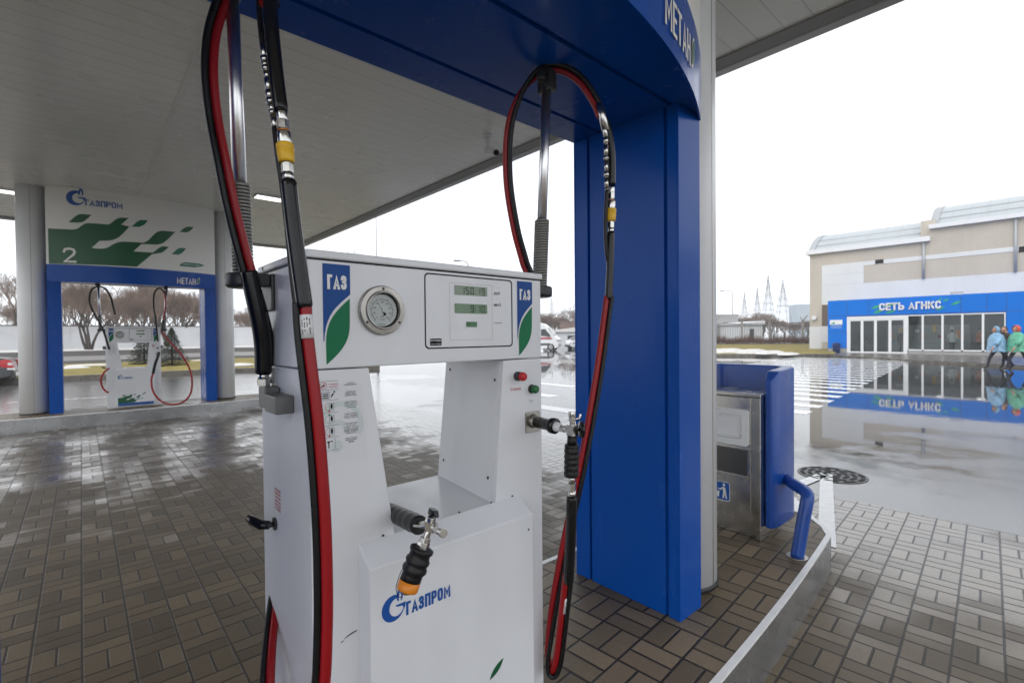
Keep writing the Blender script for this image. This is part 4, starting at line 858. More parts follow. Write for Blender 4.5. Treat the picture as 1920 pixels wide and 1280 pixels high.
p = at(507, 690, 1.66); cyl(b, p, p-V(0, 0, .055), .011, 18); lathe(b, p-V(0, 0, .05), p-V(0, 0, .066), [(0, .014), (1, .014)], 6); lathe(b, p-V(0, 0, .062), p-V(0, 0, .085), [(0, .016), (1, .0165)], 6); cyl(b, p-V(0, 0, .084), V(p.x, p.y, 1.60), .013, 16); obj('manifold_fitting', b, 'nickel', lh)
sleeve(lh, [at(506, -6, 1.25), at(510, 60, 1.22), at(518, 140, 1.20), at(527, 210, 1.19)], .0175)
coupling(lh, at(528, 208, 1.19), at(541, 340, 1.185), .0145)
sleeve(lh, [at(541, 338, 1.185), at(550, 420, 1.18), at(561, 500, 1.175), at(572, 577, 1.17)], .0188)
b = bm_(); tube(b, crom([at(480, -90, 1.38), at(484, -20, 1.30), at(488, 40, 1.25), at(493, 88, 1.235)]), .0075, 10)
tube(b, crom([at(516, 240, 1.215), at(522, 290, 1.20), at(529, 340, 1.20), at(538, 410, 1.195), at(547, 500, 1.19), at(556, 575, 1.185), at(572, 690, 1.18), at(580, 790, 1.185)]), .0085, 12); obj('vent_hose', b, 'hoseblack', lh)
b = bm_()
F_ = lambda y: at(493+(y-85)*.15, y, 1.235-(y-85)*.0001)
for y0, y1, r_ in ((84, 112, .0075), (108, 118, .011), (118, 126, .0095), (126, 134, .011), (136, 148, .0085), (148, 172, .010), (172, 186, .0115), (188, 196, .0125), (196, 210, .0085), (208, 216, .0105), (216, 244, .0078)): cyl(b, F_(y0), F_(y1), r_, 14)
cyl(b, F_(84), F_(246), .0064, 12); obj('vent_fitting', b, 'nickel', lh)
twin('b', lh, [(p, 180-a) for p, a in [(at(566, 568, 1.17), 180), (at(569, 620, 1.168), 180), (at(577, 690, 1.165), 180), (at(588, 780, 1.165), 180), (at(596, 870, 1.165), 180), (at(603, 980, 1.165), 180), (at(606, 1080, 1.165), 180), (at(606, 1180, 1.17), 180), (at(601, 1290, 1.18), 180), (at(585, 1390, 1.22), 180), (at(560, 1450, 1.30), 120), (at(525, 1440, 1.42), 60), (at(503, 1370, 1.50), 20), (at(501, 1290, 1.54), 0), (at(505, 1210, 1.62), 0), (at(514, 1130, 1.74), 0), (at(526, 1060, 1.86), 0)]], .0138, .0088)
sticker_on(lh, at(574, 590, 1.165), at(577, 634, 1.165), .0147)

# the nozzle parked in the left leg
ln = thing('filling_nozzle', 'black filling nozzle with an orange end hanging above the door lettering', 'nozzle', at(770, 1045, 1.42), 'parked nozzles')
c0 = at(806, 985, 1.36)
b = bm_(); ribbed(b, at(728, 957, 1.70), at(788, 985, 1.42), .0285, 5); obj('holder_sleeve', b, 'grip', ln)
dn = (at(764, 1112, 1.33)-at(800, 1000, 1.36)).normalized()
b = bm_(); obox(b, c0, RGT*.013, UPV*.017, FWD*.013); k0 = at(800, 1002, 1.355)
cyl(b, c0, k0+dn*.02, .0105, 18); lathe(b, k0+dn*.008, k0+dn*.022, [(0, .0155), (1, .0155)], 8); lathe(b, k0+dn*.020, k0+dn*.05, [(0, .0175), (1, .0175)], 6)
cyl(b, at(785, 981, 1.42), c0, .009, 14); cyl(b, at(776, 985, 1.39), at(804, 988, 1.35), .0035, 10)
q0, q1 = at(810, 990, 1.345), at(829, 998, 1.30); tube(b, [q0, q1], [.007, .0105], 16); cyl(b, q1, q1+(q1-q0).normalized()*.008, .0125, 18)
cyl(b, c0, at(810, 968, 1.35), .008, 14); lathe(b, at(808, 978, 1.352), at(810, 968, 1.35), [(0, .012), (1, .012)], 8); lathe(b, at(815, 988, 1.335), at(819, 980, 1.335), [(0, .006), (1, .006)], 6); obj('nozzle_valve', b, 'nickel', ln, .001)
b = bm_(); kp = at(812, 965, 1.345); ka = (at(829, 970, 1.32)-at(798, 958, 1.37)).normalized(); kn = UPV
loft(b, [kp+ka*x+kn*0+FWD*y for x, y in ((-.022, -.008), (-.008, -.015), (.012, -.014), (.026, -.006), (.026, .008), (.010, .014), (-.010, .014), (-.022, .008))], [kp+ka*x+kn*.017+FWD*y for x, y in ((-.018, -.007), (-.008, -.011), (.006, -.012), (.022, -.006), (.022, .006), (.008, .011), (-.009, .012), (-.018, .007))]); obj('valve_knob', b, 'black', ln, .002)
g0 = k0+dn*.034; g1 = at(769, 1088, 1.335)
b = bm_(); L = (g1-g0)
lathe(b, g0, g1, [(0, .026), (.04, .034), (.12, .0335), (.18, .029), (.30, .030), (.36, .034), (.43, .0345), (.48, .031), (.55, .0315), (.60, .035), (.68, .035), (.74, .031), (.80, .029), (.84, .0295), (1, .0295)], 32); obj('rubber_grip', b, 'grip', ln)
b = bm_(); lathe(b, g1-dn*.001, g1+dn*.026, [(0, .0298), (.85, .0298), (1, .028)], 32); en = obj('end_cap', b, 'orange', ln)
b = bm_(); cyl(b, g1+dn*.024, g1+dn*.033, .013, 18); cyl(b, g1+dn*.03-RGT*.002, g1+dn*.037-RGT*.002, .006, 12); obj('connector_pin', b, 'nickel', en)
b = bm_(); tube(b, crom([g1-dn*.045-RGT*.028, g1-dn*.02-RGT*.034, g1+dn*.02-RGT*.032, g1+dn*.044-RGT*.014, g1+dn*.03-RGT*.004]), .0011, 6); obj('retaining_wire', b, 'ink', ln)

# far dispenser's hoses
def far_hose(label, ctrl, mats):
    t = thing('filling_hose', label, 'hose', ctrl[0], 'filling hoses')
    n = len(ctrl); 
    for name, i0, i1, m_, r_ in mats:
        b = bm_(); tube(b, crom(ctrl[i0:i1+1], 6), r_, 8); obj(name, b, m_, t)
    return t
fh = far_hose('thin red hose in a wide loop right of the number 2 dispenser', [at(296, 640, 11.0), at(292, 600, 10.95), at(288, 572, 10.9), at(290, 548, 10.85), at(300, 540, 10.8), at(309, 550, 10.8), at(311, 572, 10.75), at(306, 600, 10.7), at(303, 622, 10.7), at(318, 640, 10.6), at(338, 662, 10.55), at(354, 688, 10.5), at(360, 712, 10.5), at(357, 738, 10.48), at(342, 754, 10.45), at(320, 758, 10.45), at(300, 750, 10.42), at(287, 733, 10.4), at(284, 712, 10.4), at(287, 700, 10.4), at(291, 682, 10.4), at(296, 668, 10.42), at(298, 660, 10.45)],
               [('black_hose', 0, 5, 'hoseblack', .018), ('red_hose', 5, 7, 'red', .016), ('hose_sleeve', 7, 8, 'black', .024), ('red_hose', 8, 19, 'red', .019), ('hose_sleeve', 19, 22, 'black', .028)])
far_hose('dark hose curving over the left mast of the number 2 dispenser', [at(205, 655, 10.3), at(192, 615, 10.3), at(178, 590, 10.25), at(168, 566, 10.2), at(171, 545, 10.2), at(184, 537, 10.15), at(198, 542, 10.1), at(207, 556, 10.1), at(212, 574, 10.05), at(216, 590, 10.05)], [('black_hose', 0, 9, 'hoseblack', .019)])
far_hose('short dark red hose hanging low left of the number 2 dispenser', [at(205, 690, 10.3), at(196, 697, 10.25), at(190, 708, 10.2), at(190, 720, 10.2), at(196, 731, 10.2), at(203, 736, 10.2)], [('red_hose', 0, 5, 'red', .018)])

# ------------------------------------------------------------------ waste bin and hoop guard
wb = thing('waste_bin', 'stainless steel waste bin with a paper dispenser inside a blue shell', 'bin', (3.9, 1.75, .27))
SX, SY0, SY1 = 3.65, 1.412, 2.02
b = bm_(); box(b, SX, 4.0, SY0, SY1, .36, 1.318); box(b, SX-.004, 4.004, SY0-.004, SY1, 1.320, 1.345); box(b, SX+.01, 3.99, SY0+.004, SY0+.04, .272, .36); box(b, SX+.01, 3.99, SY1-.05, SY1-.01, .272, .36); box(b, SX+.06, 3.95, SY0+.05, SY1-.06, .272, .36); body = obj('bin_body', b, 'steel', wb, .004)
b = bm_(); box(b, SX-.008, SX-.0005, SY0+.066, SY1-.02, .385, 1.312); dr = obj('bin_door', b, 'steel', wb, .003)
def on_face(x, pts): return [V(x, y, z) for y, z in pts]
b = bm_(); o_, i_ = rrect(1.487, 1.80, .958, 1.224, .02), rrect(1.535, 1.752, 1.005, 1.182, .012)
loft(b, on_face(SX-.026, i_), on_face(SX-.010, i_), cap=False); loft(b, on_face(SX-.026, o_), on_face(SX-.009, o_), cap=False)
A_ = [b.verts.new(p) for p in on_face(SX-.026, o_)]; B_ = [b.verts.new(p) for p in on_face(SX-.026, i_)]
for k in range(len(o_)): b.faces.new((A_[k], A_[(k+1) % len(o_)], B_[(k+1) % len(o_)], B_[k]))
pd = obj('paper_dispenser', b, 'lab_white', wb)
b = bm_(); poly(b, on_face(SX-.0095, i_)); obj('dispenser_pocket', b, 'trimwhite', pd)
b = bm_(); box(b, SX-.024, SX-.010, 1.55, 1.74, 1.012, 1.030); obj('paper_slot', b, 'lab_white', pd)
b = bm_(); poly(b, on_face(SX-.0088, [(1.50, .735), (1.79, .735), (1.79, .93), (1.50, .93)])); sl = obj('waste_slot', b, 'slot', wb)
b = bm_(); box(b, SX-.024, SX-.0089, 1.50, 1.79, .718, .733); obj('slot_lip', b, 'steel', sl); b = bm_(); box(b, SX-.02, SX-.0089, 1.49, 1.80, .931, .939); obj('slot_lip', b, 'steel', sl)
b = bm_(); o_ = rrect(1.628, 1.76, .515, .660, .016); poly(b, on_face(SX-.0092, o_)); pg = obj('litter_pictogram', b, 'logo_blue', wb)
b = bm_(); o2 = rrect(1.633, 1.755, .520, .655, .013); A_ = [b.verts.new(p) for p in on_face(SX-.0097, o_)]; B_ = [b.verts.new(p) for p in on_face(SX-.0097, o2)]
for k in range(len(o_)): b.faces.new((A_[k], A_[(k+1) % len(o_)], B_[(k+1) % len(o_)], B_[k]))
pic = lambda pts: poly(b, [V(SX-.0097, 1.755-u*.122, .520+v*.135) for u, v in pts])
pic([(.66+.08*math.cos(k*.5), .86+.08*math.sin(k*.5)) for k in range(12)])
pic([(.60, .74), (.74, .72), (.80, .42), (.70, .36), (.60, .45)]); pic([(.60, .74), (.66, .68), (.42, .52), (.36, .58)]); pic([(.62, .46), (.72, .42), (.66, .10), (.56, .10)]); pic([(.70, .42), (.79, .40), (.86, .10), (.77, .10)])
pic([(.12, .46), (.38, .46), (.34, .12), (.16, .12)]); pic([(.30, .64), (.38, .62), (.36, .54), (.29, .56)]); obj('pictogram_figure', b, 'sign_white', pg)
# blue shell: U in plan with rounded corners, its front ends cut back at the top
b = bm_()
def shell_plan(inner):
    o = .0 if not inner else .085
    pts = [(3.73+(.03 if inner else 0), 1.43 if inner else 1.375)]
    c_r = .20 if not inner else .115; cx, cy = 4.26-.20, 1.335+.20
    pts = [(3.715, 1.405 if inner else 1.36)] + ([(3.79, 1.335)] if not inner else [(3.79, 1.42)])
    pts += [(cx+c_r*math.cos(R(a)), cy+c_r*math.sin(R(a))) for a in range(-90, 1, 15)]
    cy2 = 2.10-.20
    pts += [(cx+c_r*math.cos(R(a)), cy2+c_r*math.sin(R(a))) for a in range(0, 91, 15)]
    pts += [(3.79, 2.10 if not inner else 2.015), (3.715, 2.075 if not inner else 2.03)]
    return pts
O_, I_ = shell_plan(False), shell_plan(True); n = len(O_)
def ztop(x): return 1.525 if x > 3.84 else 1.44+.085*math.sin(math.pi/2*max(0, (x-3.715)/.125))
g = [[b.verts.new((x, y, .365)) for x, y in O_], [b.verts.new((x, y, ztop(x))) for x, y in O_], [b.verts.new((x, y, ztop(x))) for x, y in I_], [b.verts.new((x, y, .365)) for x, y in I_]]
for k in range(4):
    p, q = g[k], g[(k+1) % 4]
    for i in range(n-1): f = b.faces.new((p[i], p[i+1], q[i+1], q[i])); f.smooth = k in (0, 2)
b.faces.new([g[k][0] for k in range(4)]); b.faces.new([g[k][n-1] for k in range(4)]); obj('blue_shell', b, 'bluepl', wb, .012)
t = thing('hoop_guard', 'bent blue steel pipe guarding the corner of the paved island', 'guard rail', (3.6, 1.155, .27))
b = bm_(); tube(b, crom([V(3.60, 1.157, .272), V(3.645, 1.135, .50), V(3.672, 1.122, .625), V(3.70, 1.125, .675), V(3.75, 1.165, .69), V(3.83, 1.245, .69), V(3.93, 1.325, .69)], 8), .041, 20); obj('pipe', b, 'bluepl', t)
b = bm_(); cyl(b, V(3.60, 1.157, .2705), V(3.60, 1.157, .278), .065, 24); obj('foot_plate', b, 'satin', t)

# drain cover
t = thing('drain_cover', 'round slotted iron drain cover in the wet road', 'manhole cover', (7.0, 1.85, .004))
c = V(7.02, 1.86, .006); b = bm_(); cyl(b, c-V(0, 0, .004), c, .375, 48); obj('cover_plate', b, 'iron', t)
b = bm_()
for r0, r1, nn, ph in ((.30, .345, 10, 0), (.22, .265, 8, 18), (.14, .185, 6, 0), (.065, .105, 4, 20)):
    for i in range(nn): annulus(b, c+V(0, 0, .0035), V(1, 0, 0), V(0, 1, 0), r0, r1, 8, R(ph+360*i/nn), R(ph+360*i/nn+360/nn*.74))
obj('slots', b, 'hole', t)

# ------------------------------------------------------------------ land to the left: kerb, grass, road, bank
def hor(x): return 628+.0089*(960-x)
LX = (-400, -100, 130, 440, 712); LK = (1.33, 1.15, 1., .83, .76)
def line(h, z): return [on_z(x, hor(x)+h*k, z) for x, k in zip(LX, LK)]
base = [on_z(x, y, 0) for x, y in zip(LX, (736, 724, 714, 698, 691.5))]
top = [V(p.x, p.y, .22) for p in base]
def back(P, d, z): return [V(p.x+.3*d, p.y+d, z) for p in P]
L1, L2, L3, L4, L5 = line(46.5, .35), line(41, .42), line(32.5, .5), line(22.5, .62), line(18, .75)
def ruled(b, A, B):
    a = [b.verts.new(p) for p in A]; c = [b.verts.new(p) for p in B]
    for i in range(len(A)-1): f = b.faces.new((a[i], a[i+1], c[i+1], c[i])); f.smooth = True
kb = back(base, .25, .22)
b = bm_(); ruled(b, base, top); ruled(b, top, kb); ruled(b, [base[-1], base[-1]+V(3, 12, 0)], [top[-1], top[-1]+V(3, 12, .1)]); struct('kerb', b, 'wetconc')
b = bm_(); ruled(b, kb, L1); struct('grass', b, 'grass')
b = bm_(); ruled(b, L1, L2); struct('soil', b, 'soil')
b = bm_(); ruled(b, L2, L3); struct('road', b, 'greyroad')
b = bm_(); ruled(b, L3, L4); struct('soil', b, 'soil')
b = bm_(); ruled(b, L4, L5); ruled(b, L5, [p+V(4, 30, .05) for p in L5]); struct('snow', b, 'snow')
def blob_sheet(name, centres, m, zoff=.05):
    b = bm_()
    for c, rx, ry, h in centres:
        n = 16; ring = []
        rr = [random.uniform(.7, 1.15) for _ in range(n)]
        lv = [[b.verts.new(c+V(rx*rr[k]*s*math.cos(2*math.pi*k/n), ry*rr[k]*s*math.sin(2*math.pi*k/n), z)) for k in range(n)] for s, z in ((1, -.02), (.75, h*.6), (.4, h*.95))]
        for p, q in zip(lv, lv[1:]):
            for k in range(n): f = b.faces.new((p[k], p[(k+1) % n], q[(k+1) % n], q[k])); f.smooth = True
        b.faces.new(lv[-1])
    return struct(name, b, m, 'stuff')
blob_sheet('snow', [(on_z(px, y, .28), rx, .7, .10) for px, y, rx in ((30, 694, 1.2), (165, 686, 1.5), (135, 690, .8), (395, 676, 1.6), (450, 684, .8), (60, 700, .6))], 'snow')

# concrete fence wall
fw = thing('concrete_fence', 'long pale concrete panel fence behind the portal numbered 2', 'fence', L5[2])
def wall_run(P, h, t=.12):
    b = bm_(); p_ = bm_(); c_ = bm_(); d_ = 0
    for a, q in zip(P, P[1:]):
        L = (q-a).length; n = max(1, round(L/3)); u = (q-a)/n; nn = V(-u.y, u.x, 0).normalized()
        for i in range(n):
            s, e = a+u*i, a+u*(i+1)
            obox(b, (s+e)/2+V(0, 0, h/2), u*.49, nn*.06, V(0, 0, h/2)); obox(b, (s+e)/2+V(0, 0, h*.36), u*.49, nn*.064, V(0, 0, .02)); obox(b, (s+e)/2+V(0, 0, h*.7), u*.49, nn*.064, V(0, 0, .02))
            obox(p_, s+V(0, 0, h/2+.03), u.normalized()*.09, nn*.1, V(0, 0, h/2+.03))
        obox(c_, (a+q)/2+V(0, 0, h+.05), (q-a)/2, nn*.1, V(0, 0, .05))
    return b, p_, c_
b, p_, c_ = wall_run([p+V(0, 0, -.05) for p in L5], 2.45)
obj('wall_panels', b, 'fencewall', fw); obj('wall_posts', p_, 'fencewall', fw); obj('coping', c_, 'bark', fw)

# ------------------------------------------------------------------ trees
def grow(bt, bc, p, d, L, r, depth, spread, up, leafy=0):
    if depth == 0: return
    n = 3 if depth > 2 else 2; pts = [p]
    for i in range(n):
        d = (d+V(random.uniform(-1, 1), random.uniform(-1, 1), random.uniform(-.3, .6)*up)*.16).normalized(); pts.append(pts[-1]+d*L/n)
    rad = [lerp(r, r*.62, i/n) for i in range(n+1)]
    tube(bt if depth >= 5 else bc, pts, rad, 5 if depth >= 4 else 3, cap=False)
    if depth == 1:
        for _ in range(leafy):
            q = pts[-1].lerp(pts[0], random.uniform(-.2, .9)); s_ = V(random.uniform(-1, 1), random.uniform(-1, 1), random.uniform(-1, 1))*.055; w_ = V(random.uniform(-1, 1), random.uniform(-1, 1), random.uniform(-1, 1))*.045; poly(bc, [q, q+s_, q+w_])
        return
    k = 3 if depth > 3 else 4
    for i in range(k):
        q = pts[-1] if i < 2 else pts[-1].lerp(pts[-2], random.uniform(0, .9)); a = random.uniform(0, 2*math.pi)
        e = (d*1.0+V(math.cos(a), math.sin(a), random.uniform(0, .7)*up)*spread).normalized()
        grow(bt, bc, q, e, L*random.uniform(.62, .85), max(.011, r*.58), depth-1, spread, up, leafy)
def bare_tree(label, loc, h, spread, depth=6, group='bare trees beyond the fence', tw='twig', stems=1, r=.11, low=.30, leafy=0):
    t = thing('bare_tree', label, 'tree', loc, group); bt, bc = bm_(), bm_()
    for s in range(stems):
        a = random.uniform(0, 6.3); d = V(math.cos(a)*.25*(stems > 1), math.sin(a)*.25*(stems > 1), 1).normalized()
        grow(bt, bc, Vector(loc)+V(math.cos(a), math.sin(a), 0)*.3*(stems > 1), d, h*low, r*h/6, depth, spread, 1., leafy)
    obj('trunk', bt, 'bark', t, recalc=False); obj('crown', bc, tw, t, recalc=False); return t
def tp(px, d, z=.7): p = at(px, 640, d); return V(p.x, p.y, z)
protos = [bare_tree('bare brown tree with a leaning dark double trunk seen inside the portal numbered 2', tp(168, 50), 8.6, .62, 6, stems=5, r=.10, low=.27, leafy=0),
          bare_tree('bare twiggy tree left of the column beside the green sign', tp(14, 54), 10, .6, 6, stems=3, low=.26, leafy=0),
          bare_tree('bushy bare brown tree above the fence in the middle of the portal numbered 2', tp(255, 58), 8.0, .6, 6, stems=9, r=.06, low=.23, leafy=1)]
ti = [('bare tree just right of the portal numbered 2\'s left post', 138, 62, 2, 1.0), ('bare tree left of the number 2 dispenser\'s left mast', 200, 63, 0, .95), ('bare tree above the number 2 dispenser\'s display', 285, 62, 2, 1.05), ('bare tree behind the number 2 dispenser\'s right mast', 318, 58, 1, .82), ('bare tree above the wide red hose loop', 345, 62, 2, 1.0), ('bare tree next to the portal numbered 2\'s right post', 366, 64, 0, .95), ('bare low tree between the column right of the green sign and the hanging hose', 462, 74, 2, .62), ('bare tree half hidden by the column right of the green sign', 425, 66, 0, .7), ('bare tree half hidden by the column left of the green sign', 58, 62, 2, 1.0), ('small bare tree left of the black car\'s boot', -20, 66, 0, .9), ('bare tree filling the gap over the number 2 dispenser\'s top', 230, 68, 0, 1.05), ('bare tree among the crowns seen over the number 2 display', 300, 70, 1, .9)]
random.seed(11)
for lab, px, d, k, s in ti:
    c = dup(protos[k], tp(px, d), lab); c.rotation_euler = (0, 0, random.uniform(0, 6.28)); c.scale = (s*1.15, s*1.15, s*random.choice((.92, 1.02, 1.15, 1.32)))
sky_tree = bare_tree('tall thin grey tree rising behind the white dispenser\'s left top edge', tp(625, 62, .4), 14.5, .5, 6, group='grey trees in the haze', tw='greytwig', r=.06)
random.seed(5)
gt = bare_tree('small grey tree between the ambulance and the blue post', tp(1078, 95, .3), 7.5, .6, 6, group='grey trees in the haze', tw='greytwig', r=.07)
random.seed(9)
for lab, px, d, k, s in (('brown tree behind the ambulance roof', 1030, 120, 2, 1.0), ('brown tree beside the pylon above the ambulance', 1018, 118, 0, .95), ('brown tree over the white roofed shed', 1052, 125, 2, 1.0), ('brown tree touching the blue post\'s left edge', 1090, 128, 0, 1.1), ('brown tree by the right silver column\'s edge', 1352, 120, 2, .9), ('brown tree behind the grey shed', 1372, 125, 0, .85), ('brown tree behind the white shed', 1402, 122, 2, .88), ('brown tree under the second pylon', 1424, 130, 0, .95), ('brown tree under the tallest pylon', 1446, 118, 2, .85), ('brown tree at the foot of the wide pylon', 1470, 130, 1, .55), ('low brown tree below the pale tower', 1490, 125, 2, .62), ('low brown tree left of the beige hall\'s corner', 1510, 112, 0, .6)):
    c = dup(protos[k], tp(px, d, .3), lab); c['group'] = 'brown trees on the right skyline'; c.rotation_euler = (0, 0, random.uniform(0, 6.28)); c.scale = (s*1.5, s*1.5, s)
def spruce(label, loc, h, w):
    t = thing('spruce_tree', label, 'tree', loc, 'small spruces on the verge'); loc = Vector(loc)
    b = bm_(); tube(b, [loc, loc+V(0, 0, h)], [.05, .01], 6); obj('trunk', b, 'bark', t)
    b = bm_(); z = .12
    while z < h:
        r = w*(1-z/h)**.85+.05; k = max(5, int(13*(1-z/h)+4)); a0 = random.uniform(0, 6)
        for i in range(k):
            a = a0+2*math.pi*i/k+random.uniform(-.25, .25); d = V(math.cos(a), math.sin(a), 0); s = V(-d.y, d.x, 0); rr = r*random.uniform(.75, 1.12)
            for j in range(9):
                f = j/9; p = loc+d*rr*f+V(0, 0, z-.10*rr*f-.15*rr*f*f+.0)
                for sg in (-1, 1): l_ = rr*.30*(1-f*.6); q = p+d*l_*.7+s*sg*l_*random.uniform(.6, 1.1)+V(0, 0, random.uniform(-.09, .04)); poly(b, [p-s*sg*.012, p+d*.03, q+d*.035, q])
            e = loc+d*rr+V(0, 0, z-.27*rr+.02); poly(b, [loc+V(0, 0, z+.02)-s*.012, e, loc+V(0, 0, z+.02)+s*.012])
        z += .115*(1-.4*z/h)
    obj('crown', b, 'needles', t, recalc=False); return t
spruce('small dark spruce on the grass right of the number 2 dispenser', tp(322, 27, .25), 2.1, .95); spruce('small dark spruce seen through the number 2 dispenser\'s opening', tp(270, 28, .25), 2.2, .9)

# ------------------------------------------------------------------ land to the right: snow, grass, hedge, fence
RX = (1180, 1330, 1450, 1565, 1700)
rb = [on_z(x, 668, 0) for x in RX[:4]]+[on_z(1565, 668, 0)+V(9, 2, 0)]
rt = [V(p.x, p.y, .18) for p in rb]; rk = [p+V(.22, .1, .18) for p in rb]
rg = [on_z(x, y, .45) for x, y in zip(RX, (646, 645.5, 645, 644.5, 644))]
b = bm_(); ruled(b, rb, rt); ruled(b, rt, rk); struct('kerb', b, 'wetconc')
b = bm_(); ruled(b, rk, rg); struct('grass', b, 'grass')
b = bm_(); ruled(b, rg, [p*1.0+(p-CAMP).normalized()*6+V(0, 0, .12) for p in rg]); ruled(b, [p+(p-CAMP).normalized()*6+V(0, 0, .12) for p in rg], [p+(p-CAMP).normalized()*90 for p in rg]); struct('soil', b, 'soil')
blob_sheet('snow', [(on_z(px, y, .2), rx, ry, h) for px, y, rx, ry, h in ((1365, 660, 2.6, 1.1, .32), (1410, 661, 2.4, 1.0, .3), (1445, 662, 2.0, .9, .22), (1475, 664, 1.5, .7, .14), (1340, 660, 2.0, 1.2, .3), (1480, 650, .5, .4, .06))], 'snow')
t = thing('hedge', 'reddish brown leafless hedge along the yellow grass', 'hedge', tp(1450, 58, .45)); b = bm_()
A_, B_ = tp(1325, 59.5, .4), tp(1566, 57.5, .4); u = (B_-A_); w = V(-u.y, u.x, 0).normalized()
for i in range(7000):
    f = random.random(); p = A_+u*f+w*random.gauss(0, .55); hh = random.uniform(.25, 1.0)**.7*(1.25+.2*math.sin(f*23)+.12*math.sin(f*61)); d = V(random.uniform(-.35, .35), random.uniform(-.35, .35), 1)
    q = p+d*hh; s = V(random.uniform(-1, 1), random.uniform(-1, 1), 0)*.014; poly(b, [p+V(0, 0, hh*.2)-s, p+V(0, 0, hh*.2)+s, q])
obj('twig_mass', b, 'hedge', t, recalc=False)
fe = thing('bar_fence', 'tall dark bar fence on pale posts with angled tops behind the hedge', 'fence', tp(1450, 63, .5))
A_, B_ = tp(1325, 64, .5), tp(1562, 61, .5); u = B_-A_; L = u.length; u.normalize(); w = V(-u.y, u.x, 0); b = bm_(); n = int(L/.21)
for i in range(n+1): obox(b, A_+u*(L*i/n)+V(0, 0, 1.35), u*.016, w*.016, V(0, 0, 1.2))
for z in (.35, 2.15, 2.5): obox(b, (A_+B_)/2+V(0, 0, z), u*L/2, w*.02, V(0, 0, .025))
obj('bars', b, 'darkgrey', fe)
for px in (1340, 1391, 1443, 1505):
    q = tp(px, 63.6-(px-1325)*.0125, .5); b = bm_(); obox(b, q+V(0, 0, 1.35), u*.11, w*.11, V(0, 0, 1.35)); tube(b, [q+V(0, 0, 2.7), q+u*.55+V(0, 0, 3.45)], .085, 6); tube(b, [q+V(0, 0, 2.7), q-u*.3+V(0, 0, 3.3)], .05, 6); obj('fence_post', b, 'concrete', fe)
def shed(label, p0, p1, h, depth, m, roofm, rise, over, base=.3):
    t = thing('shed', label, 'shed', V(p0.x, p0.y, base), 'low sheds on the skyline'); u = V(p1.x-p0.x, p1.y-p0.y, 0); L = u.length; u.normalize(); w = V(-u.y, u.x, 0)
    if w.dot(V(FWD.x, FWD.y, 0)) < 0: w = -w
    o = V(p0.x, p0.y, base); b = bm_(); prism(b, [o, o+u*L, o+u*L+V(0, 0, h), o+V(0, 0, h)], w*depth); obj('wall', b, m, t)
    b = bm_(); prism(b, [o-u*over-w*over+V(0, 0, h+.002), o+u*(L+over)-w*over+V(0, 0, h+.002), o+u*(L+over)-w*over+V(0, 0, h+.22+rise), o-u*over-w*over+V(0, 0, h+.22)], w*(depth+2*over)); obj('roof', b, roofm, t)
    b = bm_(); prism(b, [o+u*L*.42-w*.02, o+u*L*.62-w*.02, o+u*L*.62-w*.02+V(0, 0, h*.75), o+u*L*.42-w*.02+V(0, 0, h*.75)], w*.019); obj('shed_door', b, 'darkgrey', t); return t
shed('grey flat roofed shed next to the right silver column', tp(1336, 80), tp(1384, 82), 4.3, 6, 'shed', 'shed', .1, .05, .35)
shed('white shed with an overhanging pale roof behind the bar fence', tp(1387, 76), tp(1430, 77), 2.7, 5, 'wallwhite', 'trimwhite', .35, .25, .4)
shed('long white shed with a snowy roof behind the white car', tp(1034, 80), tp(1110, 74), 2.3, 8, 'fencewall', 'snow', .75, .4, -.1)
shed('brown brick shed behind the snowy roof', tp(1050, 112), tp(1120, 108), 4.6, 8, 'brick', 'brick', .1, .1, 0)

# ------------------------------------------------------------------ masts, lamps, pylons, far blocks
def street_lamp(label, p, h, arm):
    t = thing('street_lamp', label, 'street lamp', p, 'street lamps'); p = Vector(p)
    b = bm_(); tube(b, [p, p+V(0, 0, h*.5), p+V(0, 0, h)], [.1, .08, .06], 8); obj('lamp_pole', b, 'galv', t)
    b = bm_(); e = p+V(0, 0, h)+RGT*arm+V(0, 0, .35); tube(b, crom([p+V(0, 0, h-.05), p+V(0, 0, h+.25)+RGT*arm*.25, e], 6), .045, 6); obj('lamp_arm', b, 'galv', t)
    b = bm_(); d = RGT*(1 if arm > 0 else -1); obox(b, e+d*.25, d*.32, V(-d.y, d.x, 0)*.14, V(0, 0, .07)); obj('lamp_head', b, 'galv', t, .03)
street_lamp('grey street lamp rising behind the white dispenser\'s display', tp(879, 44, 0), 8.2, -.75); street_lamp('grey street lamp above the sheds beside the right silver column', tp(1374, 82, .2), 8.4, -1.6)
t = thing('tall_mast', 'thin tall mast standing in the sky behind the dispenser', 'mast', tp(708, 60, 0)); p = tp(708, 60, 0); b = bm_(); tube(b, [p, p+V(0, 0, 9), p+V(0, 0, 18.5)], [.12, .08, .045], 8); obj('mast_pole', b, 'galv', t)
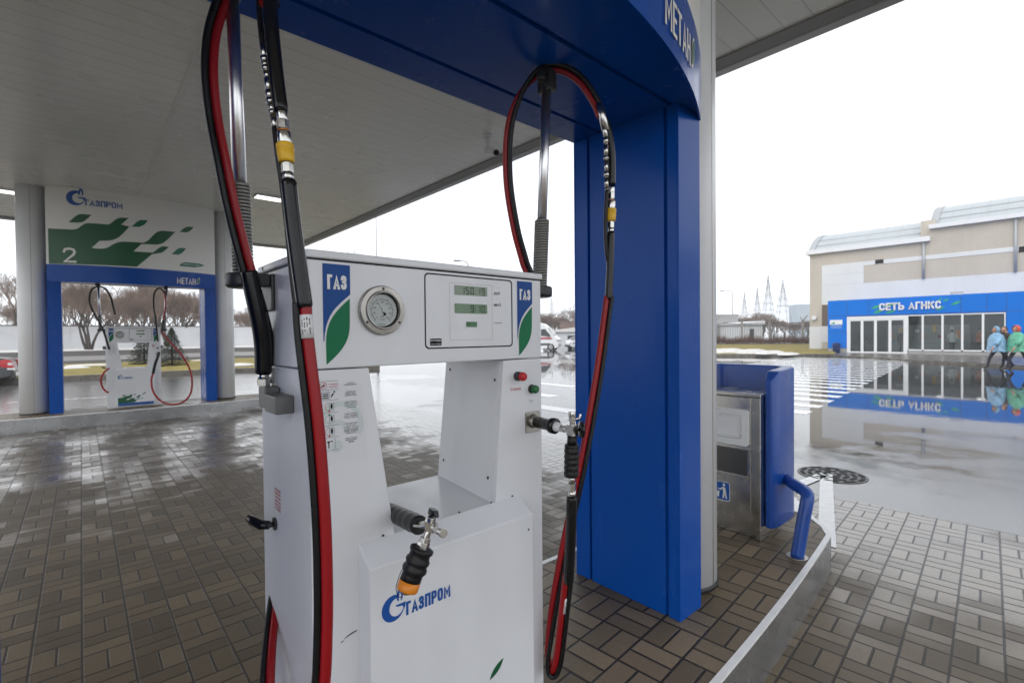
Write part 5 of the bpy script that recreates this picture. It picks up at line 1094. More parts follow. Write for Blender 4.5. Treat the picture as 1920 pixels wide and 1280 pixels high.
def pylon(label, p, H, w):
    t = thing('pylon', label, 'pylon', p, 'power pylons on the skyline'); p = Vector(p); b = bm_(); q = .0016*H+.05
    def hw(z): f = z/H; return lerp(w, w*.22, min(1, f/.72)) if f < .72 else lerp(w*.22, .05, (f-.72)/.28)
    lv = [0, .16, .30, .42, .52, .61, .69, .76, .83, .9, 1.]
    for a, c in zip(lv, lv[1:]):
        z0, z1 = a*H, c*H; h0, h1 = hw(z0), hw(z1)
        cs = [(1, 1), (-1, 1), (-1, -1), (1, -1)]
        for i in range(4):
            s, e = cs[i], cs[(i+1) % 4]
            tube(b, [p+V(s[0]*h0, s[1]*h0, z0), p+V(s[0]*h1, s[1]*h1, z1)], q, 4, False)
            tube(b, [p+V(s[0]*h0, s[1]*h0, z0), p+V(e[0]*h1, e[1]*h1, z1)], q*.6, 3, False); tube(b, [p+V(e[0]*h0, e[1]*h0, z0), p+V(s[0]*h1, s[1]*h1, z1)], q*.6, 3, False); tube(b, [p+V(s[0]*h1, s[1]*h1, z1), p+V(e[0]*h1, e[1]*h1, z1)], q*.6, 3, False)
    obj('lattice', b, 'pylon', t, recalc=False)
    for z, l in ((.52*H, .16*H), (.64*H, .20*H), (.77*H, .13*H)):
        b = bm_()
        for s in (-1, 1):
            e = p+RGT*l*s*.55+V(0, 0, z); tube(b, [p+V(0, 0, z+.03*H), e], q*.7, 4, False); tube(b, [p+V(0, 0, z), e], q*.8, 4, False); tube(b, [e, e-V(0, 0, .022*H)], q*.7, 4)
        obj('cross_arm', b, 'pylon', t, recalc=False)
pylon('small pale pylon, leftmost of the four beside the right column', tp(1396, 380, 0), 34, 3.6); pylon('slim pale pylon second from the left', tp(1420, 360, 0), 36, 3.6)
pylon('tallest dark pylon above the bar fence post', tp(1440.5, 300, 0), 38, 4.2); pylon('wide based pylon nearest the beige hall', tp(1468, 300, 0), 35, 5.2); pylon('faint pylon above the ambulance', tp(1035, 420, 0), 36, 3.4)
def block(label, px0, px1, d, h, m):
    p0, p1 = tp(px0, d, 0), tp(px1, d, 0); t = thing('apartment_block', label, 'building', p0, 'far towers'); u = p1-p0; w = V(FWD.x, FWD.y, 0)*12
    b = bm_(); prism(b, [p0, p1, p1+V(0, 0, h), p0+V(0, 0, h)], w); obj('wall', b, m, t)
    n = int(h/3); k = 4
    for i in range(n):
        for j in range(k): b = bm_(); s = p0+u*((j+.25)/k)+V(0, 0, 3*i+1.2)-w*.002; prism(b, [s, s+u*.5/k, s+u*.5/k+V(0, 0, 1.4), s+V(0, 0, 1.4)], w*.001); obj('window', b, 'polycarb', t)
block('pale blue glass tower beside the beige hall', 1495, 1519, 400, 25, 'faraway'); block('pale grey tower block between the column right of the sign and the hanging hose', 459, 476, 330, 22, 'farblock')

# ------------------------------------------------------------------ shop
XS = 46.
sh = thing('station_shop', 'blue fronted glass shop with white and green lettering', 'shop', (XS, 5, .13))
SY = (12.49, -9.0)
pav = [on_z(1340, 668.5, 0), on_z(1555, 668, 0), on_z(1700, 676, 0), on_z(1920, 690, 0), on_z(2200, 715, 0)]
pav = [on_z(1553, 668, 0), on_z(1700, 677.5, 0), on_z(1920, 690, 0), on_z(2150, 709, 0)]
ptop = [V(XS+.02, 13.6, .13)]+[V(p.x, p.y, .13) for p in pav]+[V(XS+.02, -14, .13)]
b = bm_(); prism(b, [V(p.x, p.y, 0) for p in ptop], (0, 0, .13)); struct('pavement', b, 'wetconc')
def fx(b, y0, y1, z0, z1, x0, x1=None):
    box(b, min(x0, x1 if x1 is not None else x0+.03), max(x0, x1 if x1 is not None else x0+.03), min(y0, y1), max(y0, y1), z0, z1)
# blue cassette panels with dark joints
b = bm_(); fx(b, 12.48, 11.10, .14, 4.33, XS+.03, XS+.2); fx(b, 11.10, 2.20, 3.02, 4.33, XS+.03, XS+.2); fx(b, 2.19, SY[1], .14, 4.33, XS+.03, XS+.2); box(b, XS+.2, XS+3.98, SY[1], 12.46, 4.18, 4.345); box(b, XS+.2, XS+3.98, 12.38, 12.47, .14, 4.18); obj('wall', b, 'logo_blue', sh)
ys = [12.49, 11.12, 9.74, 4.40, 3.09, 2.17, -.6, -3.4, -6.2, -9.0]
for i in range(len(ys)-1):
    b = bm_(); fx(b, ys[i]-.02, ys[i+1]+.02, 3.10 if i else 3.12, 4.355, XS, XS+.028); obj('facade_panel', b, 'storeblue', sh)
for z0, z1 in ((.5, 1.75), (1.79, 3.08)): b = bm_(); fx(b, 12.47, 11.14, z0, z1, XS, XS+.028); obj('facade_panel', b, 'storeblue', sh)
for y0, y1 in ((2.15, -.6), (-.64, -3.4), (-3.44, -9.)): b = bm_(); fx(b, y0, y1, .5, 3.06, XS, XS+.028); obj('facade_panel', b, 'storeblue', sh)
b = bm_(); fx(b, 12.45, 11.14, .131, .46, XS+.005, XS+.029); fx(b, 7.3, 2.2, .131, .33, XS+.03, XS+.1); fx(b, 2.15, SY[1], .131, .46, XS+.005, XS+.029); obj('plinth', b, 'shed', sh)
# doors and windows
b = bm_()
for y in (11.06, 7.40): fx(b, y+.07, y-.07, .131, 3.0, XS-.05, XS+.1)
fx(b, 10.99, 7.47, 2.76, 3.0, XS-.045, XS+.1); door_frame = obj('entrance_frame', b, 'trimwhite', sh)
dy = [10.99, 10.13, 9.27, 8.37, 7.47]
for i in range(4):
    y0, y1 = dy[i], dy[i+1]; b = bm_(); fx(b, y0, y0-.09, .135, 2.755, XS-.02, XS+.04); fx(b, y1+.09, y1, .135, 2.755, XS-.02, XS+.04); fx(b, y0-.09, y1+.09, .135, .25, XS-.018, XS+.038); fx(b, y0-.09, y1+.09, 2.65, 2.755, XS-.018, XS+.038); d = obj('door', b, 'trimwhite', sh)
    b = bm_(); fx(b, y0-.09, y1+.09, .25, 2.65, XS+.005, XS+.017); obj('pane', b, 'glass', d)
wy = [7.33, 6.45, 5.36, 4.32, 3.28, 2.20]
for i in range(5):
    y0, y1 = wy[i], wy[i+1]; b = bm_(); fx(b, y0, y0-.06, .44, 3.0, XS-.02, XS+.05); fx(b, y1+.06, y1, .44, 3.0, XS-.02, XS+.05); fx(b, y0-.06, y1+.06, .36, .46, XS-.03, XS+.05); fx(b, y0-.06, y1+.06, 2.93, 3.0, XS-.018, XS+.048); d = obj('window', b, 'trimwhite', sh)
    b = bm_(); fx(b, y0-.06, y1+.06, .46, 2.93, XS+.005, XS+.017); obj('pane', b, 'glass', d)
# inside
b = bm_(); box(b, XS+.2, XS+3.95, 2.0, 12.3, .14, .16); box(b, XS+3.9, XS+3.97, 2.0, 12.3, .16, 4.1); box(b, XS+.2, XS+3.9, 2.0, 2.1, .16, 4.1); box(b, XS+.2, XS+3.9, 12.2, 12.3, .16, 4.1); box(b, XS+.2, XS+3.9, 2.1, 12.2, 3.1, 3.16); obj('interior', b, 'interior', sh)
b = bm_(); box(b, XS+2.2, XS+2.8, 4.6, 7.6, .161, 1.2); box(b, XS+2.1, XS+2.9, 4.5, 7.7, 1.201, 1.26); box(b, XS+3.4, XS+3.85, 4.2, 9.2, .161, 2.3); obj('shop_counter', b, 'interior_light', sh)
for i in range(14):
    yy = 4.4+.34*i; b = bm_(); hh = .25+.12*((i*7) % 4); zz = (.7, 1.25, 1.7)[i % 3]; box(b, XS+3.28, XS+3.395, yy, yy+.24, zz, zz+hh); obj('goods_box', b, ('poncho_blue', 'orange', 'lab_white', 'poncho_green', 'red', 'yellow')[i % 6], sh)
b = bm_(); box(b, XS+.35, XS+.75, 2.3, 3.1, .161, 1.25); obj('blue_box', b, 'logo_blue', sh)
for i in range(4): b = bm_(); box(b, XS+1.2, XS+2.2, 3.3+i*2.2, 3.7+i*2.2, 3.075, 3.098); obj('ceiling_light', b, 'shoplamp', sh)
for s_, y0, y1, rt in (('СЕТЬ', 9.02, 7.50, 2.76), ('АГНКС', 7.26, 5.43, 3.32)):
    b = bm_(); letter_bold(b, s_, lambda u, v: V(XS-.075, lerp(y0, y1, u), lerp(3.42, 3.97, v)), rt, .19); sgn = obj('shop_lettering', b, 'trimwhite', sh); so_ = sgn.modifiers.new('depth', 'SOLIDIFY'); so_.thickness = .07; so_.offset = 0
def leaf_yz(y, z, w, h): return [V(XS-.012, y-w*u, z+h*v) for u, v in ((0, 0), (.25, .55), (.5, .9), (1., 1.), (.8, .5), (.5, .1))]
b = bm_()
for y, z, w, h in ((9.6, 3.55, .75, .30), (9.45, 3.2, .8, .35), (8.9, 3.68, 1.15, .32), (8.7, 3.17, .7, .24), (5.75, 3.28, .5, .28), (5.35, 3.9, .35, .2), (4.95, 3.62, .58, .27), (5.65, 3.98, .3, .16)): poly(b, leaf_yz(y, z, w, h))
obj('leaf_graphic', b, 'facadegreen', sh)
b = bm_(); fx(b, 12.33, 11.45, 2.40, 2.78, XS-.02, XS-.001); pq = obj('notice_plate', b, 'trimwhite', sh)
b = bm_(); poly(b, [V(XS-.0215, y, z) for y, z in ((12.28, 2.43), (12.1, 2.58), (11.9, 2.6), (12.05, 2.44))]); obj('notice_leaf', b, 'facadegreen', pq)
b = bm_()
for i, s_ in enumerate(('РЕЖИМ РАБОТЫ', 'КРУГЛОСУТОЧНО', 'БЕЗ ВЫХОДНЫХ')): zz = 2.30-i*.11; letter(b, s_, lambda u, v: V(XS-.002, lerp(12.25, 11.5, u), zz+.07*v))
obj('notice_lettering', b, 'trimwhite', sh)
b = bm_(); fx(b, 5.0, 4.3, 4.46, 4.56, XS+.3, XS+.42); tube(b, [V(XS+.36, 4.9, 4.345), V(XS+.36, 4.9, 4.46)], .03, 6); obj('facade_lamp', b, 'roofgrey', sh)
t = thing('litter_bin', 'small dark blue litter bin beside the shop door', 'bin', (45.6, 11.8, .13)); b = bm_(); lathe(b, (45.55, 11.75, .14), (45.55, 11.75, .95), [(0, .2), (.05, .24), (.8, .27), (.86, .29), (.9, .27), (1, .12)], 20); obj('bin_drum', b, 'darkblue', t)
b = bm_(); lathe(b, (45.55, 11.75, .131), (45.55, 11.75, .14), [(0, .25), (1, .25)], 20); obj('bin_base', b, 'darkgrey', t)

# ------------------------------------------------------------------ big hall behind the shop
XH = 50.
ha = thing('industrial_hall', 'large beige panelled hall with rounded translucent roofs', 'hall', (XH, 0, 0))
b = bm_(); box(b, XH, XH+26, 6.6, 15.0, 0, 8.86); box(b, XH, XH+26, -45, 6.598, 0, 9.80); obj('wall', b, 'beige', ha)
b = bm_()
e_ = XH-.03
fx(b, 14.02, 10.90, 5.96, 7.78, e_, XH-.002); fx(b, 14.02, -45, .9, 5.955, e_, XH-.002); fx(b, 9.52, -45, 7.44, 7.78, e_, XH-.002); fx(b, 10.89, 10.10, 7.44, 7.78, e_, XH-.002); obj('white_cladding', b, 'wallwhite', ha)
b = bm_()
for z in (3.0, 4.5, 5.955, 6.85): fx(b, 14.0, 10.92 if z > 5.96 else -45, z, z+.012, e_-.004, e_-.001)
obj('cladding_joints', b, 'shed', ha)
for y0, y1, z0, z1 in ((10.09, 9.53, 7.5, 7.82), (1.75, 1.1, 7.35, 7.75)): b = bm_(); fx(b, y0, y1, z0, z1, e_-.02, XH-.001); obj('vent', b, 'hole', ha)
b = bm_(); fx(b, 14.01, 13.55, 2.35, 4.25, e_-.03, e_-.001); obj('window', b, 'brownwin', ha)
b = bm_(); fx(b, 15.02, 14.03, .0, 2.3, e_, XH-.001); obj('plinth', b, 'wallwhite', ha)
b = bm_(); fx(b, 15.25, 6.55, 8.86, 9.24, XH-.35, XH+.6); fx(b, 6.62, -45, 9.80, 10.12, XH-.35, XH+.6); fx(b, 15.25, 15.0, 8.86, 9.24, XH+.6, XH+26); obj('eaves', b, 'trimwhite', ha)
for y, zt in ((6.95, 8.86), (1.9, 9.8), (-6, 9.8)): b = bm_(); cyl(b, (XH-.12, y, 5.96), (XH-.12, y, zt), .09, 10); obj('downpipe', b, 'roofgrey', ha)
def vault(y0, y1, zb, xc, hc, rise, name):
    Rr = (hc*hc+rise*rise)/(2*rise); a0 = math.asin(hc/Rr); n = 22
    prof = [(xc+Rr*math.sin(-a0+2*a0*i/n), zb+rise-Rr+Rr*math.cos(-a0+2*a0*i/n)) for i in range(n+1)]
    b = bm_(); loft(b, [V(x, y0, z) for x, z in prof], [V(x, y1, z) for x, z in prof], smooth=False); v_ = obj(name, b, 'polycarb', ha)
    b = bm_(); k = int(abs(y1-y0)/1.0)
    for j in range(k+1):
        y = lerp(y0, y1, j/k); big = j == 0; w = .5 if big else .03; o_ = 1.03 if big else 1.003
        P = [(xc+(x-xc)*o_, zb+(z-zb)*o_) for x, z in prof]; P2 = [(xc+(x-xc)*1.0005, zb+(z-zb)*1.0005) for x, z in prof]
        for i in range(n): prism(b, [V(P2[i][0], y-w/2, P2[i][1]), V(P[i][0], y-w/2, P[i][1]), V(P[i+1][0], y-w/2, P[i+1][1]), V(P2[i+1][0], y-w/2, P2[i+1][1])], (0, w, 0))
    for i in (2, 4): x, z = prof[i]; tube(b, [V(x, y0, z), V(x, y1, z)], .05, 6)
    obj('roof_ribs', b, 'roofgrey', v_)
vault(15.0, 6.7, 9.0, XH+5.2, 4.9, 2.25, 'roof_vault'); vault(6.4, -45, 9.95, XH+5.2, 4.9, 2.3, 'roof_vault')
b = bm_(); box(b, XH+.4, XH+.8, 6.3, 7.2, 9.25, 10.6); box(b, XH+.8, XH+9, 6.45, 6.62, 9.25, 10.4); obj('gable_stub', b, 'beige', ha)
b = bm_(); cyl(b, (XH-.25, 14.6, 3.1), (XH-.05, 14.6, 3.1), .2, 14); obj('wall_lamp', b, 'trimwhite', ha)

# ------------------------------------------------------------------ vehicles
def wheel(parent, c, ax, r, w):
    c = Vector(c); ax = Vector(ax).normalized(); b = bm_(); lathe(b, c-ax*w/2, c+ax*w/2, [(0, r*.7), (.02, r*.95), (.2, r), (.8, r), (.98, r*.95), (1, r*.7)], 24); wo = obj('wheel', b, 'tyre', parent)
    b = bm_(); lathe(b, c+ax*(w/2-.02), c+ax*(w/2+.012), [(0, r*.68), (.6, r*.66), (1, r*.5)], 20)
    for k in range(5):
        u, v = frame_of(ax); a = 2*math.pi*k/5; d = u*math.cos(a)+v*math.sin(a); obox(b, c+ax*(w/2+.012)+d*r*.35, d*r*.28, d.cross(ax)*r*.09, ax*.012)
    obj('rim', b, 'rim', wo)
def car_body(t, o, f, prof, W, belt, roofz, paint, tumble=.16, bevel=.05):
    """side outline (along, up) lofted across; upper part leans in. returns a mapper (along, up, side) -> world"""
    f = Vector(f).normalized(); l = V(-f.y, f.x, 0); o = Vector(o)
    hw = lambda z: W/2-max(0, (z-belt)/(roofz-belt))*tumble
    mp = lambda a, z, s, off=0.: o+f*a+l*s*(hw(z)+off)+V(0, 0, z)
    b = bm_(); A_ = [b.verts.new(mp(a, z, 1)) for a, z in prof]; B_ = [b.verts.new(mp(a, z, -1)) for a, z in prof]; n = len(prof)
    for i in range(n): b.faces.new((A_[i], A_[(i+1) % n], B_[(i+1) % n], B_[i]))
    b.faces.new(A_); b.faces.new(B_[::-1]); bmesh.ops.triangulate(b, faces=[q for q in b.faces if len(q.verts) > 4])
    obj('body', b, paint, t, bevel); return mp, f, l
def side_patch(name, t, mp, pts, m, off=.012, sides=(1, -1)):
    b = bm_()
    for s in sides: prism(b, [mp(a, z, s, off) for a, z in pts], (mp(0, 1, s, off)-mp(0, 1, s, off-.02))*-1)
    return obj(name, b, m, t)
# ambulance: faces right in the picture
am = thing('ambulance_van', 'white high roofed van with a red stripe seen left of the blue post', 'van', tp(1000, 54, 0))
o = tp(1050, 54, 0); f = (RGT*1-FWD*.28); f.z = 0; f.normalize()
mp, f, l = car_body(am, o-f*3.4, f, [(-2.6, .45), (-2.62, 1.2), (-2.5, 2.9), (-2.35, 3.1), (1.2, 3.12), (1.7, 3.0), (2.2, 2.55), (2.75, 1.75), (3.1, 1.5), (3.36, 1.25), (3.42, .8), (3.36, .42), (2.95, .28), (-2.4, .28)], 2.1, 1.5, 3.1, 'carwhite', .22, .07)
side_patch('side_window', am, mp, [(.0, 1.66), (1.2, 1.66), (1.2, 2.45), (.0, 2.45)], 'carglass'); side_patch('side_window', am, mp, [(1.45, 1.7), (2.5, 1.6), (2.45, 1.75), (1.95, 2.4), (1.45, 2.4)], 'carglass'); side_patch('side_window', am, mp, [(-2.2, 1.66), (-.3, 1.66), (-.3, 2.45), (-2.2, 2.45)], 'carglass')
side_patch('red_band', am, mp, [(-2.5, 1.32), (2.75, 1.32), (2.55, 1.48), (-2.5, 1.48)], 'redstripe'); side_patch('side_cladding', am, mp, [(-2.5, .62), (2.45, .62), (2.45, .86), (-2.5, .86)], 'cladding', .02)
b = bm_(); prism(b, [mp(2.24, 2.56, 1, -.12), mp(2.24, 2.56, -1, -.12), mp(2.76, 1.79, -1, -.12), mp(2.76, 1.79, 1, -.12)], f*.05); obj('windscreen', b, 'carglass', am)
for s in (1, -1):
    b = bm_(); obox(b, mp(2.35, 1.72, s, .18), f*.05, l*.12, V(0, 0, .2)); obj('wing_mirror', b, 'darkgrey', am, .03)
    b = bm_(); obox(b, mp(3.3, 1.12, s, -.2), f*.07, l*.2, V(0, 0, .14)); obj('headlight', b, 'carglass', am, .03)
    for a in (-1.75, 2.55): wheel(am, mp(a, .40, s, -.06), l*s, .40, .26)
b = bm_(); obox(b, o-f*3.4+f*.6+V(0, 0, 3.17), f*.5, l*.7, V(0, 0, .07)); obj('light_bar', b, 'carglass', am, .03)
# white estate car, facing left
wc = thing('white_car', 'white estate car parked beside the blue post\'s left edge', 'car', tp(1085, 58, 0)); f = (-RGT+FWD*.05-_f0*.45); f.z = 0; f.normalize(); o = tp(1064.5, 58, 0)
mp, f, l = car_body(wc, o-f*2.1, f, [(-2.1, .35), (-2.15, .9), (-2.05, 1.35), (-1.75, 1.75), (-1.2, 1.82), (.3, 1.80), (.75, 1.65), (1.3, 1.12), (1.9, .98), (2.12, .8), (2.15, .4), (1.9, .28), (-1.9, .28)], 1.76, 1.1, 1.8, 'carwhite', .2, .06)
side_patch('side_window', wc, mp, [(-1.9, 1.18), (-.75, 1.16), (-.75, 1.62), (-1.65, 1.62)], 'carglass'); side_patch('side_window', wc, mp, [(-.68, 1.16), (.2, 1.14), (.2, 1.62), (-.68, 1.62)], 'carglass'); side_patch('side_window', wc, mp, [(.28, 1.14), (1.1, 1.14), (.72, 1.58), (.28, 1.62)], 'carglass'); side_patch('rub_strip', wc, mp, [(-1.9, .72), (1.9, .70), (1.9, .78), (-1.9, .80)], 'darkgrey')
b = bm_(); prism(b, [mp(.80, 1.62, 1, -.1), mp(.80, 1.62, -1, -.1), mp(1.30, 1.14, -1, -.1), mp(1.30, 1.14, 1, -.1)], f*.03+V(0, 0, .02)); obj('windscreen', b, 'carglass', wc)
for s in (1, -1):
    b = bm_(); obox(b, mp(2.05, .78, s, -.22), f*.07, l*.2, V(0, 0, .08)); obj('headlight', b, 'carglass', wc, .02)
    for a in (-1.3, 1.35): wheel(wc, mp(a, .31, s, -.05), l*s, .31, .2)
b = bm_(); obox(b, o-f*2.1+f*2.13+V(0, 0, .45), f*.04, l*.7, V(0, 0, .14)); obj('bumper', b, 'darkgrey', wc, .03)
# black saloon at the left edge: its boot and right tail light
bc = thing('black_car', 'black saloon car with a red tail light left of the silver columns', 'car', at(-40, 700, 19)); o = on_z(20, 714, 0); d_ = (o-CAMP).length
f = (-RGT*.72-V(FWD.x, FWD.y, 0)*.58); f.z = 0; f.normalize(); o = at(30, 640, 19.3); o.z = 0
mp, f, l = car_body(bc, o+f*2.25, f, [(-2.2, .32), (-2.27, .62), (-2.2, .98), (-2.05, 1.06), (-1.45, 1.10), (-.75, 1.46), (.5, 1.47), (1.15, 1.05), (2.05, .85), (2.2, .55), (2.1, .26), (-1.95, .26)], 1.74, 1.0, 1.47, 'carblack', .18, .06)
side_patch('side_window', bc, mp, [(-1.2, 1.12), (-.1, 1.1), (-.1, 1.4), (-.75, 1.4)], 'carglass'); side_patch('side_window', bc, mp, [(0., 1.1), (.95, 1.08), (.5, 1.4), (0., 1.4)], 'carglass')
b = bm_(); prism(b, [mp(-1.42, 1.115, 1, -.12), mp(-1.42, 1.115, -1, -.12), mp(-.78, 1.45, -1, -.12), mp(-.78, 1.45, 1, -.12)], V(0, 0, .03)-f*.02); obj('rear_window', b, 'carglass', bc)
for s in (1, -1):
    b = bm_(); prism(b, [mp(-2.25, .70, s, .02), mp(-2.21, .97, s, .02), mp(-2.06, 1.04, s, .02), mp(-1.85, .98, s, .02), mp(-1.95, .72, s, .02)], -l*s*.10); prism(b, [mp(-2.285, .70, s, .015), mp(-2.285, .70, s, -.42), mp(-2.23, .97, s, -.40), mp(-2.23, .97, s, .015)], f*.05); tl = obj('tail_light', b, 'tail', bc)
    b = bm_(); prism(b, [mp(-2.26, .80, s, .025), mp(-2.23, .90, s, .025), mp(-2.12, .90, s, .025), mp(-2.12, .80, s, .025)], -l*s*.02); obj('reverse_lamp', b, 'lab_white', tl)
    for a in (-1.35, 1.35): wheel(bc, mp(a, .31, s, -.05), l*s, .31, .2)
b = bm_(); box_c = mp(-2.25, .42, 1, -.87); obox(b, box_c, f*.07, l*.84, V(0, 0, .15)); obj('bumper', b, 'carblack', bc, .05)
b = bm_(); obox(b, mp(-2.2, .66, 1, .0), f*.10, l*.02, V(0, 0, .03)); obj('bumper_trim', b, 'chrome', bc)

# ------------------------------------------------------------------ people
def person(label, p, heading, h, clothes, pose, hood=None, hoodm=None, hair='hair', group='people walking in the rain', look=0):
    """one continuous skinned body; local axes: y forward, x right, z up; sizes for a height of 1.75"""
    t = thing('person', label, 'person', p, group); k = h/1.75; p = Vector(p); ca, sa = math.cos(heading), math.sin(heading)
    G = lambda x, y, z: p+V((x*sa+y*ca)*k, (-x*ca+y*sa)*k, z*k)
    st = pose['stride']; lean = pose.get('lean', .05)
    J = {'pel': (0, 0, .95), 'spi': (0, lean*.4, 1.15), 'che': (0, lean*.8, 1.36), 'nec': (0, lean+.01, 1.50), 'hea': (0, lean+.04, 1.58), 'top': (0, lean+.05, 1.70)}
    rad = {'pel': .135, 'spi': .125, 'che': .145, 'nec': .058, 'hea': .088, 'top': .075}; E_ = [('pel', 'spi'), ('spi', 'che'), ('che', 'nec'), ('nec', 'hea'), ('hea', 'top')]
    for s, nme in ((-1, 'L'), (1, 'R')):
        d = st*s
        J.update({nme+'hip': (s*.095, 0, .90), nme+'kne': (s*.10, d*.22+.06, .50), nme+'ank': (s*.10, d*.40-(.10 if d < 0 else 0), .10+(.07 if d < 0 else 0)), nme+'toe': (s*.11, d*.40+.15-(.08 if d < 0 else 0), .035), nme+'sho': (s*.185, lean*.8, 1.40), nme+'elb': (s*.25, -d*.16+lean, 1.13), nme+'wri': (s*.24, -d*.22+.12+lean, .92), nme+'pal': (s*.235, -d*.24+.155+lean, .85)})
        rad.update({nme+'hip': .095, nme+'kne': .062, nme+'ank': .042, nme+'toe': .036, nme+'sho': .07, nme+'elb': .047, nme+'wri': .030, nme+'pal': .034})
        E_ += [('pel', nme+'hip'), (nme+'hip', nme+'kne'), (nme+'kne', nme+'ank'), (nme+'ank', nme+'toe'), ('che', nme+'sho'), (nme+'sho', nme+'elb'), (nme+'elb', nme+'wri'), (nme+'wri', nme+'pal')]
        for q in range(5):
            a = (q-2)*.016; th = q == 0; b0 = J[nme+'pal']; nme2 = nme+'f%d' % q; ln_ = (.05, .065, .072, .066, .05)[q]
            J[nme2] = (b0[0]-s*(.03 if th else .012), b0[1]+a*1.2+(.03 if th else 0), b0[2]-.04-(.0 if th else ln_*.5)); J[nme2+'t'] = (b0[0]-s*(.035 if th else .03), b0[1]+a*1.3+(.035 if th else .01), b0[2]-.04-(.035 if th else ln_)); rad[nme2] = .0095; rad[nme2+'t'] = .0075
            E_ += [(nme+'pal', nme2), (nme2, nme2+'t')]
    names = list(J); me = bpy.data.meshes.new('body'); me.from_pydata([G(*J[n_])-p for n_ in names], [(names.index(a), names.index(c)) for a, c in E_], []); me.materials.append(M[clothes['legs']])
    o = bpy.data.objects.new('body', me); COL.objects.link(o); m_ = o.modifiers.new('skin', 'SKIN'); m_.use_smooth_shade = True
    for i, n_ in enumerate(names): me.skin_vertices[0].data[i].radius = (rad[n_]*k, rad[n_]*k)
    me.skin_vertices[0].data[names.index('pel')].use_root = True
    o.modifiers.new('sub', 'SUBSURF').levels = 1; dg = bpy.context.evaluated_depsgraph_get(); m2 = bpy.data.meshes.new_from_object(o.evaluated_get(dg)); m2.name = 'body'
    bpy.data.objects.remove(o); bpy.data.meshes.remove(me)
    b = bm_(); b.from_mesh(m2); bpy.data.meshes.remove(m2)
    hd = V(0, lean+.05, 1.625)     # face: nose, brow, chin, ears on the same surface
    def blob(c, r, s=8):
        q = bmesh.ops.create_uvsphere(b, u_segments=s, v_segments=6, radius=1)
        for v in q['verts']: w = V(v.co.x*r[0]+c[0], v.co.y*r[1]+c[1], v.co.z*r[2]+c[2]); v.co = G(*w)-p
    blob((0, hd.y+.0, 1.64), (.078, .098, .112), 14); blob((0, hd.y+.10, 1.62), (.014, .022, .025)); blob((0, hd.y+.072, 1.545), (.03, .025, .022))
    for s in (-1, 1): blob((s*.08, hd.y-.005, 1.63), (.012, .022, .034)); blob((s*.032, hd.y+.088, 1.65), (.013, .008, .008))
    blob((0, hd.y+.086, 1.582), (.024, .012, .006))
    for f_ in b.faces: f_.smooth = True
    # body faces below the jacket take trousers, hands and head take skin
    me = bpy.data.meshes.new('body'); b.to_mesh(me); b.free(); me.materials.append(M[clothes['legs']]); me.materials.append(M['skin']); me.materials.append(M[clothes['top']]); me.materials.append(M['shoe'])
    for f_ in me.polygons:
        z = sum(me.vertices[i].co.z for i in f_.vertices)/len(f_.vertices)/k; c = me.vertices[f_.vertices[0]].co; side = abs(c.x*sa-c.y*ca)/k
        f_.material_index = 1 if (z > 1.51 or (side > .19 and z < .93)) else 2 if (z > .93) else 3 if z < .09 else 0
    o = bpy.data.objects.new('body', me); COL.objects.link(o); o.parent = t
    P_ = lambda x, y, z: G(x, y, z)
    if clothes.get('poncho'):
        b = bm_(); n = 28; rings = []
        for z, rx, ry in ((1.52, .085, .09), (1.47, .15, .12), (1.40, .24, .16), (1.25, .30, .20), (1.05, .33, .23), (.88, .35, .25), (.74, .37, .27)):
            rings.append([b.verts.new(P_(math.cos(2*math.pi*i/n)*rx*(1+.06*math.sin(i*1.9+z*7)), math.sin(2*math.pi*i/n)*ry*(1+.08*math.sin(i*2.7+z*5))+lean-.02*(1.5-z), z+.025*math.sin(i*1.3)*(z < .8))) for i in range(n)])
        for a, c in zip(rings, rings[1:]):
            for i in range(n): q = b.faces.new((a[i], a[(i+1) % n], c[(i+1) % n], c[i])); q.smooth = True
        obj('poncho', b, clothes['poncho'], t)
        b = bm_()
        for s, nme in ((-1, 'L'), (1, 'R')): a, c, e = (V(*J[nme+q]) for q in ('sho', 'elb', 'wri')); tube(b, [P_(*a), P_(*c), P_(*(c.lerp(e, .55)))], [.085*k, .075*k, .082*k], 12)
        obj('poncho_sleeves', b, clothes['poncho'], t)
    else:
        b = bm_(); n = 20; rings = []
        for z, rx, ry in ((1.50, .09, .085), (1.44, .19, .12), (1.35, .215, .145), (1.1, .19, .14), (.92, .20, .15), (.82, .205, .155)): rings.append([b.verts.new(P_(math.cos(2*math.pi*i/n)*rx, math.sin(2*math.pi*i/n)*ry+lean*.8, z)) for i in range(n)])
        for a, c in zip(rings, rings[1:]):
            for i in range(n): q = b.faces.new((a[i], a[(i+1) % n], c[(i+1) % n], c[i])); q.smooth = True
        for s, nme in ((-1, 'L'), (1, 'R')): a, c, e = (V(*J[nme+q]) for q in ('sho', 'elb', 'wri')); tube(b, [P_(*a), P_(*c), P_(*e)], [.078*k, .062*k, .05*k], 10)
        obj('jacket', b, clothes['jacket'], t)
    b = bm_(); n, mrows = 18, 9; hc = V(0, hd.y-.012, 1.645); rx, ry, rz = (.128, .15, .155) if hood else (.088, .108, .122)
    rows = []
    for j in range(mrows+1):
        ph = math.pi*.5-(math.pi*.86)*j/mrows; row = []
        for i in range(n+1):
            a = R(-205)+R(230)*i/n if True else 0
            opening = R(62) if hood else R(75)
            a = math.pi/2+opening+(2*math.pi-2*opening)*i/n if j > 2 else math.pi/2+2*math.pi*i/n
            row.append(b.verts.new(P_(hc.x+rx*math.cos(ph)*math.cos(a), hc.y+ry*math.cos(ph)*math.sin(a), hc.z+rz*math.sin(ph))))
        rows.append(row)
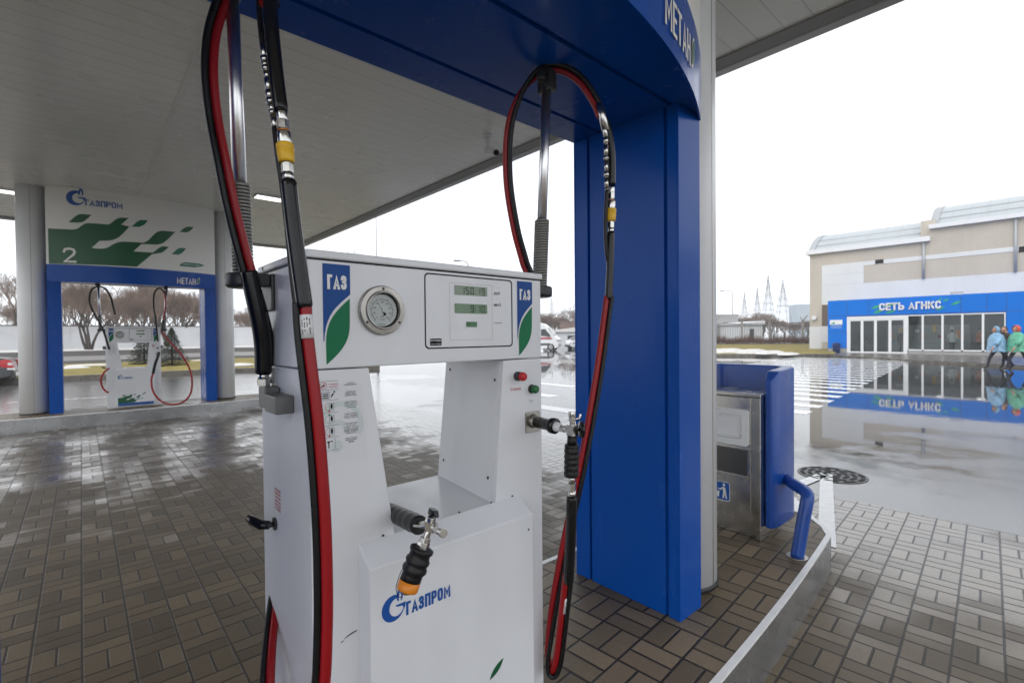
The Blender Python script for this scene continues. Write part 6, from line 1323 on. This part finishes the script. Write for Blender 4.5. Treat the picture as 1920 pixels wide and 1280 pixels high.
    for j in range(mrows):
        for i in range(n): q = b.faces.new((rows[j][i], rows[j][i+1], rows[j+1][i+1], rows[j+1][i])); q.smooth = True
    obj('hood' if hood else 'hair', b, hoodm if hood else hair, t)
    return t
hl = math.atan2(-RGT.y*1+FWD.y*.05, -RGT.x*1+FWD.x*.05)
person('person in a pale blue rain poncho with the hood up', on_z(1873, 692, 0), hl, 1.95, {'legs': 'trousers', 'top': 'poncho_blue', 'poncho': 'poncho_blue'}, {'stride': .95, 'lean': .10}, True, 'poncho_blue')
person('dark haired person in a dark jacket close behind the blue poncho', on_z(1887, 690.5, 0), hl, 1.97, {'legs': 'trousers', 'top': 'jacket_dark', 'jacket': 'jacket_dark'}, {'stride': -.6, 'lean': .04})
person('person in a green rain poncho with a red hood', on_z(1911, 694, 0), hl, 1.98, {'legs': 'trousers', 'top': 'poncho_green', 'poncho': 'poncho_green'}, {'stride': .9, 'lean': .08}, True, 'hood_red')
for lab, y, x, m_, hh in (('person in a pale jacket standing behind the middle shop window', 5.0, 47.5, 'white_jacket', 1.75), ('person in an orange jacket behind the shop window nearest the blue poncho', 3.6, 47.2, 'orange_jacket', 1.78), ('person in dark clothes behind the fourth glass shop door', 7.9, 47.6, 'jacket_dark', 1.76), ('person in dark clothes behind the first glass shop door', 10.5, 47.8, 'jacket_dark', 1.74)):
    person(lab, V(x, y, .16), R(100)+y, hh, {'legs': 'trousers', 'top': m_, 'jacket': m_}, {'stride': .15, 'lean': .02}, group='people inside the shop')

# ------------------------------------------------------------------ damp air
b = bm_(); box(b, -330, 520, -330, 520, -1., 46.); hz = bpy.data.meshes.new('haze'); bmesh.ops.recalc_face_normals(b, faces=b.faces); b.to_mesh(hz); b.free()
ho = bpy.data.objects.new('haze', hz); COL.objects.link(ho); ho['kind'] = 'stuff'
hm = bpy.data.materials.new('damp_air'); hm.use_nodes = True; hn = hm.node_tree.nodes; hn.remove(hn['Principled BSDF']); pv = hn.new('ShaderNodeVolumePrincipled')
pv.inputs['Color'].default_value = (.93, .95, .97, 1); pv.inputs['Density'].default_value = .0012; pv.inputs['Anisotropy'].default_value = .2; hm.node_tree.links.new(pv.outputs[0], hn['Material Output'].inputs['Volume']); hz.materials.append(hm)
S.cycles.volume_bounces = 1
